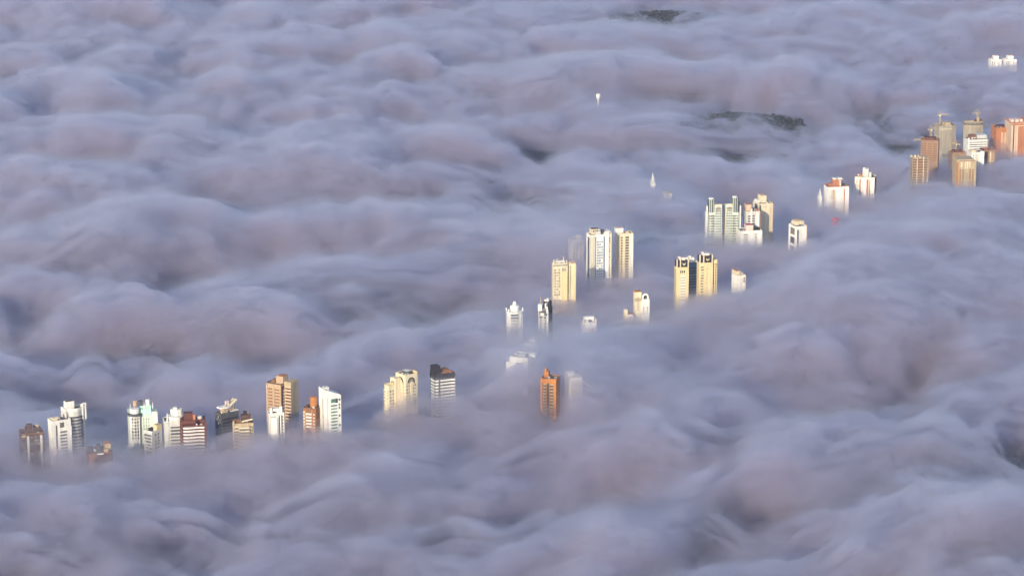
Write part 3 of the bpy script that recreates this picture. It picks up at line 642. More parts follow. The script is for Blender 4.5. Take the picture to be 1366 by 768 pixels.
t = Tower('apartment_tower', 'white tower with tall dark side windows, standing alone right of the pale green pair', 1052, 1075, 303, 334, 24, .36, hollow=4, fog=-8)
w = t.body('bright'); t.roof(w, t.rect(), t.H, 'white', .6)
t.windows('L', (.52,), t.D*.56, 7.6, 'shade', 2.4, 4, step=10.6, name='tall_window'); t.strip('F', .10, .26, 'darkgrey', 0, t.H-3.5, .06, 'dark_stripe'); t.windows('F', (.52,), 1.0, .8, 'tan', 5, 3)
t.block('penthouse', .25, 1.0, .4, 1.0, t.H+.1, t.H+4.4, 'cream', cap='peach'); t.block('roof_block', .4, .75, .5, .9, t.H+4.45, t.H+5.8, 'tan'); t.strip('F', .95, 1.01, 'peach', 0, t.H+1.2, .3)

GRP = 'white and rust red towers'
t = Tower('apartment_tower', 'white tower with a rust red penthouse and grey window columns', 1099, 1131, 250, 276, 10, .1, group=GRP, hollow=4, fog=-4)
w = t.body('bright'); t.roof(w, t.rect(), t.H, 'rust', .9)
t.windows('F', (.07, .14), .9, 1.5, 'grey', 3); t.windows('F', (.22, .34), 1.8, 1.6, 'tan', 4); t.strip('F', .265, .295, 'rust', 0, t.H-2, .1, 'rust_strip'); t.windows('F', (.58,), 1.0, 1.2, 'peach', 5); t.strip('F', .77, .83, 'rust', 0, t.H-2.4, .1, 'rust_strip')
t.strip('F', .38, .70, 'bright', 0, t.H-1.6, 1.2, 'bay'); t.strip('F', .86, 1.0, 'bright', 0, t.H+.4, 1.0, 'pier'); t.block('penthouse', .30, .74, .3, .85, t.H+.1, t.H+8.2, 'rust'); t.block('roof_block', .32, .46, .3, .7, t.H+8.202, t.H+9.6, 'bright'); t.block('roof_block', .54, .74, .3, .7, t.H+8.202, t.H+9.6, 'bright'); t.strip('F', .60, .63, 'bright', t.H+.9, t.H+8.2, -.3*t.D+.2, 'stripe'); t.block('stair_head', .12, .28, .3, .7, t.H+.1, t.H+3, 'rust')

t = Tower('apartment_tower', 'white tower with rust red stripes, a red right side and a pale stepped penthouse', 1139, 1169, 238, 262, -14, .14, group=GRP, hollow=7)
w = t.body('white'); t.roof(w, t.rect(), t.H, 'cream', .9)
for u, v in ((.23, .31), (.60, .70)): t.strip('F', u, v, 'rust', 0, t.H-2, .1, 'rust_strip')
t.strip('F', .74, .78, 'darkgrey', 0, t.H-2, .1, 'window_strip'); t.windows('F', (.07, .15), .9, 1.5, 'tan', 3); t.windows('F', (.42, .5), .8, 1.5, 'grey', 3); t.strip('R', .05, .95, 'redbrick', 0, t.H-1, .1, 'red_panel')
t.strip('F', .34, .58, 'white', 0, t.H, 1.0, 'bay'); t.strip('F', .82, 1.0, 'white', 0, t.H-.4, .8, 'pier'); t.block('penthouse', .36, .66, .3, .85, t.H+.1, t.H+10.2, 'grey'); t.block('roof_block', .37, .48, .3, .6, t.H+10.202, t.H+11.4, 'bright'); t.block('roof_block', .68, .8, .3, .8, t.H+.1, t.H+6, 'grey'); t.block('stair_head', .2, .34, .3, .7, t.H+.1, t.H+3.2, 'rust')

# ------------------------------------------------------------------ the building sites
def crane(label, px, py, H, jib, counter, yaw, base):
    """tower crane: mast, jib, counter-jib, cab and tie bars, standing on a roof"""
    o = bpy.data.objects.new('tower_crane', None); COL.objects.link(o)
    o.location = base; o.rotation_euler = (0, 0, R(yaw)); o['label'] = label; o['category'] = 'crane'; o['group'] = 'cranes on the unfinished towers'
    a = .8; L = []
    for x, y in ((-a,-a),(a,-a),(a,a),(-a,a)): L.append(((x,y,0),(x,y,H)))
    k = 0
    while k < H-1.6:
        L += [((-a,-a,k),(a,-a,k+1.6)), ((a,-a,k),(a,a,k+1.6)), ((a,a,k),(-a,a,k+1.6)), ((-a,a,k),(-a,-a,k+1.6))]; k += 1.6
    put('mast', wire(L, .3, 'steel', 'mast'), o)
    J = [((0,-.6,H+.8),(jib,-.6,H+.8)), ((0,.6,H+.8),(jib,.6,H+.8)), ((0,0,H+2.0),(jib,0,H+1.6))]; k = 0
    while k < jib-2: J += [((k,-.6,H+.8),(k+1,0,H+1.9)), ((k+1,0,H+1.9),(k+2,.6,H+.8))]; k += 2
    put('jib', wire(J, .3, 'steel', 'jib'), o); put('counter_jib', box(-counter, -1.1, -.6, .6, H+.7, H+1.2, 'steel'), o)
    put('counterweight', box(-counter, -counter+2, -.7, .7, H-1.0, H+.69, 'concrete'), o); put('cab', box(-.9, .9, -1.9, -.85, H-1.4, H+.6, 'white'), o)
    put('apex', wire([((-.6,0,H+.2),(0,0,H+6)), ((.6,0,H+.2),(0,0,H+6)), ((0,0,H+6),(jib*.7,0,H+1.8)), ((0,0,H+6),(-counter+1,0,H+1.2))], .22, 'steel', 'apex'), o)
    return o
def on_roof(t, u, w, z):
    p = Vector((t.x0+u*t.W, t.y0+w*t.D, 0)); c, s = math.cos(t.yaw), math.sin(t.yaw)
    return (t.X+p.x*c-p.y*s, t.Y+p.x*s+p.y*c, GZ+z)
GRP = 'unfinished concrete towers'
t = Tower('unfinished_tower', 'open brown frame of a tower under construction with pale columns, lowest of the building site', 1213, 1236, 209, 259, 6, .08, group=GRP, hollow=4, fog=-5, cat='building site')
n = 17; t.add('core_wall', box(t.x0+2, t.x1-2, t.y0+2.5, t.y1-1, 0, t.H-3.2, 'brown'))
sl_ = box(t.x0, t.x1, t.y0, t.y1, 0, .7, 'tan')
for k in range(n): t.add('floor_slab', sl_, loc=(0,0,t.H-3.2-k*3.2))
for u in (.02, .30, .70, .98): 
    t.add('column', box(t.x0+u*t.W-.32, t.x0+u*t.W+.32, t.y0-.15, t.y0+.9, t.H-3.2*n, t.H-1.2, 'concrete' if u in (.02, .98) else 'white'))
rnd = random.Random(4)
for k in range(26):
    u = rnd.random(); z = t.H-2.7 if k < 16 else t.H-3.2*n+rnd.random()*9; me = box(-.9, .9, -.5, .5, 0, .5+rnd.random()*2.2, rnd.choice(['steel','rawbrick','cream','tan']))
    t.add('formwork', me, loc=(t.x0+(u if k < 16 else rnd.choice([.08,.92]))*t.W, t.y0+(rnd.random()*.8+.05)*t.D if k < 16 else t.y0-.6, z))
for k in range(1, 16, 2): t.add('edge_board', box(t.x0-.5, t.x0+.3, t.y0-.5, t.y0+2, 0, 1.3, 'tan'), loc=(0,0,t.H-3.2-k*3.0)); t.add('edge_board', box(t.x1-.3, t.x1+.5, t.y0-.5, t.y0+2, 0, 1.3, 'tan'), loc=(0,0,t.H-3.2-k*3.0))

t = Tower('unfinished_tower', 'reddish raw tower with scaffolding on top, shaded by the open frame before it', 1226, 1253, 188, 232, -12, .16, group=GRP, hollow=6, cat='building site')
t.body('rawbrick'); t.bands('F', .06, .94, 'rawbrick', 'brown', .3, 1.6, 2.4, n=9); 
for u in (.0, .33, .64, .92): t.strip('F', u, u+.08, 'rawbrick', 0, t.H, .7)
for u in (.05, .2, .38, .56, .72, .9): t.mast(u, .2, t.H, t.H+3.0, 'rust', .45, 'rebar_column')
t.block('formwork', .15, .8, .3, .8, t.H+.002, t.H+2.2, 'redbrick')
crane('small crane on the reddish raw tower', 0, 0, 9, 8, 4, 20, on_roof(t, .5, .75, t.H+2.2))
crane('yellow crane arm reaching left over the open brown frame', 0, 0, 7, 11, 4, 186, on_roof(t, .04, .6, t.H-10))

t = Tower('unfinished_tower', 'grey concrete tower with a tall crane at its back left', 1246, 1274, 170, 200, 12, .16, group=GRP, cat='building site')
P = [(t.x0,t.y0+1),(t.x0+.2*t.W,t.y0-.8),(t.x0+.7*t.W,t.y0-.8),(t.x1,t.y0+2),(t.x1,t.y1),(t.x0,t.y1)]
t.body('concrete', P); t.bands('F', .06, .62, 'concrete', 'tan', 1.2, 1.7, 6, n=9)
t.strip('F', .64, .70, 'darkgrey', 0, t.H-3, .3, 'slot'); t.add('edge_rail', ring(P, .5, t.H-.2, t.H+1.4, 'concrete')); t.block('formwork', .4, .75, .3, .8, t.H+.002, t.H+4.5, 'tan'); t.strip('F', .05, .72, 'cream', t.H-3, t.H-2.3, 1.0, 'ledge')
for u in (.2, .5, .72): t.mast(u, .1, t.H-3, t.H+2.4, 'cream', .5, 'rebar_column')
crane('tall crane with a pale jib at the top of the grey concrete tower', 0, 0, 13, 11, 4, -8, on_roof(t, .24, .7, t.H))

t = Tower('unfinished_tower', 'broad curved concrete tower with a climbing frame on top, highest of the building site', 1281, 1314, 164, 192, 0, .2, group=GRP, cat='building site')
P = [(t.x0+t.W*i/10, t.y0+3-3.4*math.sin(math.pi*i/10)) for i in range(11)]+[(t.x1,t.y1),(t.x0,t.y1)]
t.body('concrete', P); t.add('rim', ring(P, .8, t.H-3.4, t.H+1.6, 'concrete')); P2 = [(x*1.02, y*1.02) for x, y in P]; t.add('ledge', prism(P2, t.H-5.2, t.H-4.4, 'tan'))
t.strip('F', .48, .52, 'tan', 0, t.H-6, 3.2, 'groove', fr=(Vector((t.x0,t.y0+2.8,0)), Vector((1,0,0)), Vector((0,-1,0)), t.W))
for k, (u, h) in enumerate(((.38, 2.6), (.52, 4.0), (.66, 6.4), (.78, 4.6))): t.block('climbing_frame', u, u+.13, .35, .75, t.H+.002, t.H+h, 'darkbrown' if k % 2 else 'steel')
crane('short crane on the broad curved concrete tower', 0, 0, 8, 9, 4, 205, on_roof(t, .7, .6, t.H+4))

t = Tower('office_block', 'white banded block with grey roof boxes, among the unfinished towers', 1286, 1316, 187, 206, 8, .1, cat='building')
w = t.body('white'); t.bands('F', .06, .94, 'bright', 'shade', .7, 1.9, .8); t.roof(w, t.rect(), t.H, 'tan', .5); t.strip('F', -.02, .05, 'bright', 0, t.H+3, 1.0, 'pier'); t.block('roof_box', .5, 1.0, .3, .9, t.H+.15, t.H+5.0, 'grey'); t.block('roof_box', .16, .48, .3, .8, t.H+.15, t.H+4.6, 'brown')
t.block('water_box', .22, .28, .2, .3, t.H+.15, t.H+2.4, 'bright'); t.block('water_box', .34, .42, .2, .3, t.H+.15, t.H+2.2, 'bright'); t.strip('F', .94, 1.01, 'tan', 0, t.H-1, .4)

t = Tower('apartment_tower', 'white tower with a stepped left roof, squeezed between two raw brown towers', 1291, 1311, 204, 232, 10, .14, fog=-2)
w = t.body('white'); t.roof(w, t.rect(), t.H, 'grey', .7); t.strip('F', .66, .98, 'bright', 0, t.H+1.6, 1.2, 'pier'); t.block('roof_block', .0, .4, .2, .8, t.H+.15, t.H+2.6, 'cream'); t.windows('F', (.15, .35, .5), 1.2, 1.4, 'tan', 3, skip=.2); t.block('roof_block', .45, .6, .3, .6, t.H+.15, t.H+1.6, 'tan')

t = Tower('unfinished_tower', 'brown scaffolded tower with a ragged red top, right of the squeezed white tower', 1309, 1326, 201, 228, 10, .14, group=GRP, cat='building site')
t.body('rawbrick'); t.bands('F', .36, .92, 'rawbrick', 'tan', .4, 1.5, 2.6, n=10); t.strip('F', 0, .3, 'darkbrown', 0, t.H-1, .1, 'recess'); t.strip('F', .5, .6, 'cream', 0, t.H-2, .6)
for u, h in ((.1, 3.5), (.3, 5), (.5, 3), (.7, 4.4), (.9, 2.6)): t.mast(u, .3, t.H-.1, t.H+h, 'rust', .6, 'rebar_column')
t.block('formwork', -.25, .6, .3, .8, t.H-3, t.H+1.8, 'redbrick')

t = Tower('unfinished_tower', 'brown raw tower with rounded top corners and pale slots, front of the building site', 1271, 1300, 213, 247, 6, .08, group=GRP, hollow=3, cat='building site')
W = t.W; V = []; N = 10
prof = [(t.x0, 0), (t.x1, 0), (t.x1, t.H-4)]+[(t.x1-W*.22*(1-math.cos(R(a))), t.H-4+4*math.sin(R(a))) for a in (30, 60, 90)]+[(t.x0+W*.1*(1-math.cos(R(a))), t.H-2+2*math.sin(R(a))) for a in (90, 45, 0)]
V = [(x, t.y0, z) for x, z in prof]+[(x, t.y1, z) for x, z in prof]; n = len(prof)
t.add('wall', mesh_from('wall', V, [tuple(range(n)), tuple(range(n, 2*n))[::-1]]+[((i+1)%n, i, n+i, n+(i+1)%n) for i in range(n)], 'tan'))
t.strip('F', .0, .10, 'orange', 0, t.H-3, .3, 'orange_edge')
for u, h in ((.22, 7), (.42, 9), (.52, 9), (.64, 8)): t.strip('F', u, u+.06, 'cream', t.H-3-h, t.H-3, .25, 'pale_slot')
t.strip('F', .14, .92, 'rawbrick', t.H-2.6, t.H-1.4, .3, 'ledge'); t.strip('F', .46, .58, 'concrete', 0, t.H-17, .2, 'pale_panel')
t.windows('F', (.2, .34, .7, .84), 1.6, 1.8, 'brown', 13, 8)

t = Tower('unfinished_tower', 'low raw brown tower with a yellow crane head, behind the round cornered brown tower', 1266, 1287, 204, 230, 8, .1, group=GRP, cat='building site')
t.body('rawbrick'); t.bands('F', .05, .95, 'rawbrick', 'brown', .3, 1.5, 3, n=8); t.block('formwork', .1, .8, .3, .7, t.H+.002, t.H+2.4, 'redbrick')
for u in (.1, .4, .8): t.mast(u, .2, t.H, t.H+3, 'rust', .5, 'rebar_column')
crane('low crane with a yellow head above the raw brown tower', 0, 0, 9, 6, 5, 150, on_roof(t, .42, .6, t.H))

GRP = 'orange red towers at the right edge'
t = Tower('apartment_tower', 'orange red tower with pale bay columns, left of the pair at the right edge', 1322, 1350, 172, 199, 10, .14, group=GRP)
w = t.body('rust'); t.roof(w, t.rect(), t.H, 'orange', 1.2)
t.strip('F', .0, .12, 'rust', 0, t.H+1.4, .7, 'pier')
for u in (.30, .48, .78): t.strip('F', u, u+.07, 'peach', 0, t.H-5, .5)
t.windows('F', (.42, .68), 1.4, 1.4, 'tan', 6); t.strip('F', .12, 1, 'orange', t.H-3, t.H-.3, .8, 'fascia'); t.strip('F', .92, 1, 'orange', 0, t.H-3.01, .6, 'pier')
t.block('penthouse', .2, .75, .3, .8, t.H+.15, t.H+2.4, 'redbrick')
t = Tower('apartment_tower', 'orange red tower cut by the right edge of the picture, with a ragged red roof', 1341, 1376, 165, 203, 8, .12, group=GRP)
w = t.body('peach'); t.roof(w, t.rect(), t.H, 'rust', 1.2, floor='rust'); t.strip('F', .08, .13, 'darkbrown', 0, t.H-3, .1, 'slot'); t.windows('F', (.2,), 1.2, 1.4, 'tan', 5); t.strip('F', .3, .62, 'rust', 0, t.H-4, .5, 'bay'); t.strip('F', 0, 1, 'rust', t.H-2.6, t.H-.4, .7, 'fascia')
for u in (.05, .25, .45): t.block('roof_block', u, u+.14, .3, .6, t.H+.15, t.H+3.2, 'pink')
t.block('penthouse', .66, .95, .2, .7, t.H+.15, t.H+6, 'rust')

# ------------------------------------------------------------------ far away
GRP = 'far cream twin towers'
for lab, x0, x1 in (('left one of the two small cream towers far off at the top right', 1319, 1335), ('right one of the two small cream towers far off at the top right', 1337, 1355)):
    t = Tower('apartment_tower', lab, x0, x1, 80, 92, 8, .1, group=GRP, fog=-1)
    w = t.body('bright'); t.strip('F', .1, .16, 'shade', 0, t.H-2.5, .1, 'slot'); t.strip('F', .28, .34, 'shade', 0, t.H-2.5, .1, 'slot'); t.block('wing', .74, 1.02, .1, .8, 0, t.H-.8, 'cream')
    t.block('penthouse', .30, .74, .1, .8, t.H+.002, t.H+5.4, 'bright', cap='peach'); t.strip('F', .72, .77, 'rust', 0, t.H-3, .2, 'rust_strip'); t.block('roof_block', .05, .2, .3, .7, t.H+.002, t.H+1.4, 'peach')

t = Tower('church_tower', 'slender pale church tower with a pointed spire rising from the fog', 867, 874, 244, 256, 15, .3, cat='church', veil=8, fog=-2)
t.body('white'); hw = t.W/2*.9
t.add('spire', mesh_from('s', [(-hw,-hw,t.H+.002),(hw,-hw,t.H+.002),(hw,hw,t.H+.002),(-hw,hw,t.H+.002),(0,0,t.z(231))], [(3,2,1,0),(0,1,4),(1,2,4),(2,3,4),(3,0,4)], 'grey')); t.strip('F', 0, 1, 'grey', t.H-1, t.H-.3, .3, 'ledge')
t = Tower('church_tower', 'faint thin spire in thick fog, left of the rust red and white towers', 1091, 1096, 262, 274, 15, .3, cat='church', veil=14)
t.body('white'); hw = t.W/2*.9
t.add('spire', mesh_from('s', [(-hw,-hw,t.H+.002),(hw,-hw,t.H+.002),(hw,hw,t.H+.002),(-hw,hw,t.H+.002),(0,0,t.z(251))], [(3,2,1,0),(0,1,4),(1,2,4),(2,3,4),(3,0,4)], 'grey'))
t = Tower('apartment_block', 'low cream rooftop in the fog, right of the slender church tower', 884, 896, 259, 266, 10, .2, cat='building', fog=-2, veil=2)
w = t.body('cream'); t.roof(w, t.rect(), t.H, 'cream', .8); t.windows('F', cols(.1,.9,4), 1.2, 1.2, 'glass', 3, 3); t.block('stair_head', .3, .5, .4, .8, t.H+.15, t.H+2.2, 'tan')
t = Tower('water_tower', 'tiny white water tower alone far off in the upper middle', 795, 801, 129, 138, 0, .5, cat='water tower', fog=16, veil=11)
t.add('shaft', lathe(0, 0, [(1.8, 0), (1.8, t.H-4), (2.2, t.H-3)], 'grey', 12)); t.add('tank', lathe(0, 0, [(2.6, t.H-3), (3.1, t.H-1), (3.1, t.H+2.6), (2.2, t.H+3.2), (.4, t.H+3.6)], 'white', 16))
t = Tower('apartment_block', 'small pinkish red tiled roof poking through fog below the white and rust red towers', 1110, 1119, 294, 299, 30, .4, cat='building', fog=17, veil=9)
t.body('redroof'); P = t.rect(.6); t.add('hip_roof', mesh_from('r', [(*P[0],t.H+.002),(*P[1],t.H+.002),(*P[2],t.H+.002),(*P[3],t.H+.002),(-1.5,0,t.H+3.4),(1.5,0,t.H+3.4)], [(3,2,1,0),(0,1,5,4),(1,2,5),(2,3,4,5),(3,0,4)], 'redroof')); t.windows('F', (.3,.7), 1.1, 1.2, 'glass', 2, 2)
t = Tower('apartment_block', 'faint pale rooftop with a yellow hatch, sunk in fog below the small twin block tower', 858, 874, 449, 454, 10, .2, cat='building', fog=-2, veil=6)
w = t.body('white'); t.roof(w, t.rect(), t.H, 'white', .6); t.block('hatch', .3, .55, .2, .6, t.H+.15, t.H+4, 'yellow'); t.block('roof_block', .65, .95, .3, .8, t.H+.15, t.H+2, 'white'); t.windows('F', cols(.1,.9,4), 1.3, 1.2, 'glass', 2, 3)
t = Tower('apartment_block', 'ghostly pale rooftop in fog between the round tower and the ghostly white tower', 700, 718, 459, 466, -20, .3, cat='building', veil=15)
w = t.body('white'); t.roof(w, t.rect(), t.H, 'white', .6); t.block('penthouse', .4, .9, .3, .8, t.H+.15, t.H+3.5, 'white'); t.windows('F', cols(.1,.9,4), 1.3, 1.2, 'glass', 2, 3)
# ------------------------------------------------------------------ fog
def volume_mat(name, col, absorb, dens, aniso):
    m = bpy.data.materials.new(name); m.use_nodes = True
    t = m.node_tree; t.nodes.clear()
    out = t.nodes.new('ShaderNodeOutputMaterial')
    v = t.nodes.new('ShaderNodeVolumePrincipled')
    v.inputs['Color'].default_value = (*col, 1)
    v.inputs['Absorption Color'].default_value = (*absorb, 1)
    v.inputs['Density'].default_value = dens
    v.inputs['Density Attribute'].default_value = ''
    v.inputs['Anisotropy'].default_value = aniso
    t.links.new(v.outputs[0], out.inputs['Volume'])
    m.cycles.homogeneous_volume = True
    return m

def billowing(m, lo, hi, size=(50.0, 50.0, 24.0), step=10.0):
    """uneven density: puffs of noise about SIZE metres across, sampled every STEP metres"""
    t = m.node_tree; v = [n for n in t.nodes if n.type == 'PRINCIPLED_VOLUME'][0]
    tc = t.nodes.new('ShaderNodeTexCoord'); mp = t.nodes.new('ShaderNodeMapping')
    mp.vector_type = 'TEXTURE'; mp.inputs['Scale'].default_value = size; mp.inputs['Rotation'].default_value = (0, 0, R(24))
    n = t.nodes.new('ShaderNodeTexNoise'); n.inputs['Scale'].default_value = 1.0; n.inputs['Detail'].default_value = 4.0; n.inputs['Roughness'].default_value = .6
    n.inputs['Distortion'].default_value = .15
    r = t.nodes.new('ShaderNodeMapRange'); r.inputs['From Min'].default_value = .44; r.inputs['From Max'].default_value = .66
    r.inputs['To Min'].default_value = lo; r.inputs['To Max'].default_value = hi
    t.links.new(tc.outputs['Object'], mp.inputs[0]); t.links.new(mp.outputs[0], n.inputs[0])
    t.links.new(n.outputs[0], r.inputs[0]); t.links.new(r.outputs[0], v.inputs['Density'])
    m.cycles.homogeneous_volume = False; m.cycles.volume_step_rate = step/485.0
    return m

GX0, GX1, GY0, GY1, ST = -1150.0, 1150.0, 1950.0, 6300.0, 4.0
def fog_fields():
    xs = np.arange(GX0, GX1+1, ST); ys = np.arange(GY0, GY1+1, ST)
    X, Y = np.meshgrid(xs, ys)
    # photograph coordinates of the level z=0, used to place the known hollows and swells
    fw = Y*math.cos(PITCH) + CAM_H*math.sin(PITCH)
    up = Y*math.sin(PITCH) - CAM_H*math.cos(PITCH)
    PX = 683 + F_PX*X/fw; PY = 384 - F_PX*up/fw
    wx = X + 45*fbm(X/210, Y/210, 5, 3); wy = Y + 60*fbm(X/210, Y/210, 9, 3)
    wx2 = X + 16*fbm(X/60, Y/60, 15, 3); wy2 = Y + 20*fbm(X/60, Y/60, 19, 3)
    iso = 40*billow(wx/330, wy/330, 3, 2, .5) + 17*billow(wx/130, wy/150, 41, 2, .5) + 4*billow(wx2/62, wy2/75, 61, 2, .5)
    # rolls running away to the right in the near right part
    ca, sa = math.cos(R(42)), math.sin(R(42))
    al = wx*ca + wy*sa; ac = -wx*sa + wy*ca
    roll = 40*billow(al/520, ac/200, 77, 2, .5) + 19*billow(al/170, ac/110, 91, 2, .5) + 4*billow((wx2*ca+wy2*sa)/85, (-wx2*sa+wy2*ca)/52, 95, 2, .5)
    wr = np.clip((PY-330)/180, 0, 1)*np.clip((PX-350)/450, 0, 1)
    h = iso*(1-wr) + roll*wr + 5.5*fbm(wx2/38, wy2/46, 123, 4, .62)
    low = 16*fbm(X/700, Y/900, 301, 2)
    h = h + low
    h = np.where(h < -4, -4 + (h+4)*1.8, h)      # the troughs run down towards the ground
    return X, Y, PX, PY, h
def gauss(PX, PY, cx, cy, sx, sy, ang=0.0, p=1.0):
    c, s = math.cos(R(ang)), math.sin(R(ang))
    dx = PX-cx; dy = PY-cy
    a = (dx*c - dy*s)/sx; b = (dx*s + dy*c)/sy      # ang > 0: rising to the right in the photograph
    return np.exp(-0.5*(a*a+b*b)**p)
# ------------------------------------------------------------------ fog lie of the land
X, Y, PX, PY, h = fog_fields()
# swells and hollows: place in the photograph, size, tilt, height
SWELLS = [
 (1130,450,110,36,12,24), (1250,425,120,22,12,12), (1300,590,90,30,10,14), (1255,715,80,40,8,14), (1060,640,150,26,16,10), (830,610,70,22,8,8),
 (300,690,150,36,8,10), (860,730,90,30,10,10), (560,615,140,20,4,9), (430,425,90,26,0,8), (620,455,60,18,10,7),
 (780,478,70,20,0,9), (690,455,40,12,0,5), (1250,300,110,18,10,8), (1180,370,120,24,10,12), (400,205,140,22,0,10), (200,300,130,20,0,8),
 (1050,110,160,14,0,9), (1200,50,150,10,0,6), (700,60,200,12,0,6), (250,130,160,14,0,6), (100,420,100,26,0,8), (880,240,90,12,0,5),
]
HOLLOWS = [
 (800,402,60,10,6,-9), (490,262,36,6,0,-16), (480,262,150,12,0,-7),
 (460,90,40,5,0,-8), (700,240,60,7,-8,-8), (560,385,60,10,-10,-6), (1100,550,140,9,13,-17), (1000,690,34,22,-40,-13), (990,735,60,16,0,-11),
 (235,650,80,16,-12,-10), (600,690,110,12,14,-8), (650,565,70,10,10,-6), (150,560,40,22,0,-8), (300,560,60,16,0,-7), (760,440,60,14,0,-6), (40,220,60,14,0,-6), (330,165,60,8,0,-6), (1040,560,40,12,0,-6),
 (1130,175,60,9,0,-7), (870,130,70,7,6,-7), (660,225,50,6,0,-6), (15,590,30,20,0,-5), (560,415,120,14,-4,-8), (300,255,90,10,0,-7), (640,400,50,10,0,-7), (620,690,160,14,10,-8), (120,660,90,10,-6,-7), (760,560,60,10,6,-7), (640,300,60,8,0,-7), (100,300,60,9,0,-7), (1000,250,60,7,0,-6), (420,640,60,14,0,-5), (960,640,120,8,18,-7), (1180,640,60,14,0,-8), (820,660,40,10,20,-7),
]
for cx, cy, sx, sy, an, dh in SWELLS: h = h + 1.6*dh*gauss(PX, PY, cx, cy, sx, sy, an)
for cx, cy, sx, sy, an, dh in HOLLOWS: h = h + 1.6*dh*gauss(PX, PY, cx, cy, sx, sy, an)
for cx, cy, sx, sy, an, dp in ((888,28,58,6,0,-16), (990,165,60,7,0,-13), (886,326,34,8,4,-22), (1364,604,24,15,0,-22)):
    g = gauss(PX, PY, cx, cy, sx, sy, an, 1.6); h = h*(1-g) + dp*g
VEIL = np.zeros_like(h); num = np.zeros_like(h); den = np.full_like(h, .25); hol = np.zeros_like(h)
for t in TOWERS:
    dx, dy = X-t['x'], Y-t['y']
    g = np.exp(-(dx*dx/(2*(t['r']*1.2)**2) + np.where(dy < 0, dy*dy/(2*75.0**2), dy*dy/(2*45.0**2))))
    num += g*t['fog']; den += g
    VEIL = np.maximum(VEIL, t['veil']*np.exp(-(dx*dx/(2*(t['r']*2.6)**2)+(dy+12)**2/(2*55.0**2))))
    if t['hollow']:
        # hollow shaped into the fog behind a tower to deepen its shadow
        ex, ey = X-(t['X']+24), Y-(t['Y']+36)
        hol = np.minimum(hol, -t['hollow']*4.5*np.exp(-(ex*ex/(2*30.0**2)+ey*ey/(2*42.0**2))))
for t in TOWERS:
    if t['clear']: VEIL = VEIL*(1-np.exp(-((X-t['x'])**2/(2*10.5**2)+(Y-t['y']+25)**2/(2*45.0**2))))
k = np.clip((den-.25)/(den-.25+.35), 0, 1)
calm = h*.4 + 8.5 + num/den
h = h*(1-k) + calm*k + hol*(1-.7*k)
VEIL = VEIL*(.8+.5*fbm(X/60, Y/70, 640, 3))

def fog_shell(name, label, H, mat, B=None):
    """a closed body of fog between its top H and its underside B (flat, below the ground, if none is given)"""
    zb = GZ-4.0; ny, nx = H.shape; n = nx*ny
    H = np.maximum(H, zb+2)
    B = np.full_like(H, zb) if B is None else np.minimum(np.maximum(B, zb), H-1)
    top = np.stack([X, Y, H], -1).reshape(-1, 3); bot = np.stack([X, Y, B], -1).reshape(-1, 3)
    I = np.arange(n).reshape(ny, nx)
    q = np.stack([I[:-1,:-1], I[:-1,1:], I[1:,1:], I[1:,:-1]], -1).reshape(-1, 4)
    rg = np.concatenate([I[0,:-1], I[:-1,-1], I[-1,:0:-1], I[:0:-1,0]]); m = len(rg); nx_ = np.roll(np.arange(m), -1)
    side = np.stack([rg, rg+n, (rg+n)[nx_], rg[nx_]], -1)
    V = np.concatenate([top, bot]); Q = np.concatenate([q, q[:,::-1]+n, side]); nf = len(Q)
    me = bpy.data.meshes.new(name)
    me.vertices.add(len(V)); me.vertices.foreach_set('co', V.astype(np.float32).ravel())
    me.loops.add(nf*4); me.polygons.add(nf)
    me.loops.foreach_set('vertex_index', Q.ravel().astype(np.int32))
    me.polygons.foreach_set('loop_start', (np.arange(nf)*4).astype(np.int32))
    me.update(calc_edges=True); me.validate()
    o = bpy.data.objects.new(name, me); COL.objects.link(o); me.materials.append(mat)
    o['kind'] = 'stuff'; o['label'] = label; o['category'] = 'fog'
    return o
# where the fog is thin the dark land below dims it: place, size, tilt, share
THIN = [(560,405,170,30,-4,.8), (650,555,80,26,0,.9), (200,570,190,22,0,.8), (490,555,70,26,0,1), (330,600,90,14,0,.5), (800,402,100,22,0,.9), (885,322,70,14,0,1), (990,372,36,22,0,.9),
 (450,668,130,14,8,.8), (630,695,90,16,10,.8), (950,695,46,26,20,.9), (1010,742,80,18,0,.9), (1190,662,120,14,6,.8), (1355,602,40,22,0,.7), (1080,556,150,9,13,1), (980,600,120,10,8,.6),
 (480,264,150,11,0,.9), (690,243,90,10,-6,.8), (90,345,90,18,0,.5), (300,255,80,9,0,.6), (620,455,60,18,0,.7), (930,152,130,13,0,.6), (1010,168,110,12,0,.6), (880,28,110,9,0,1), (870,126,90,8,4,.7), (460,90,34,5,0,.7),
 (1100,235,60,12,0,.7), (1255,225,50,20,0,.7), (330,165,90,8,0,.5), (40,300,60,14,0,.5), (740,600,70,14,8,.6), (180,690,90,12,0,.4), (1290,650,80,12,6,.6), (640,330,60,8,0,.6), (150,480,90,10,0,.5), (760,30,70,5,0,.4)]
Dm = .22 + .75*fbm(X/260+3, Y/330, 811, 3)
for cx, cy, sx, sy, an, q_ in THIN: Dm = np.maximum(Dm, Dm*.3 + q_*gauss(PX, PY, cx, cy, sx, sy, an))
Dm = np.clip(Dm, 0, 1)*(1-.75*k)
THICK = np.exp(np.log(48.0)*(1-Dm)+np.log(2.2)*Dm)
FC = (.832, .800, .868); G = .56
wx3 = X+14*fbm(X/40, Y/40, 700, 2); wisp = fbm(wx3/55, Y/60, 500, 5, .6); wisp2 = fbm(wx3/80+7, Y/85, 900, 5, .6)
sa_, ca_ = math.sin(R(24)), math.cos(R(24)); streak = fbm((wx3*ca_+Y*sa_)/170, (Y*ca_-wx3*sa_)/34, 951, 3)
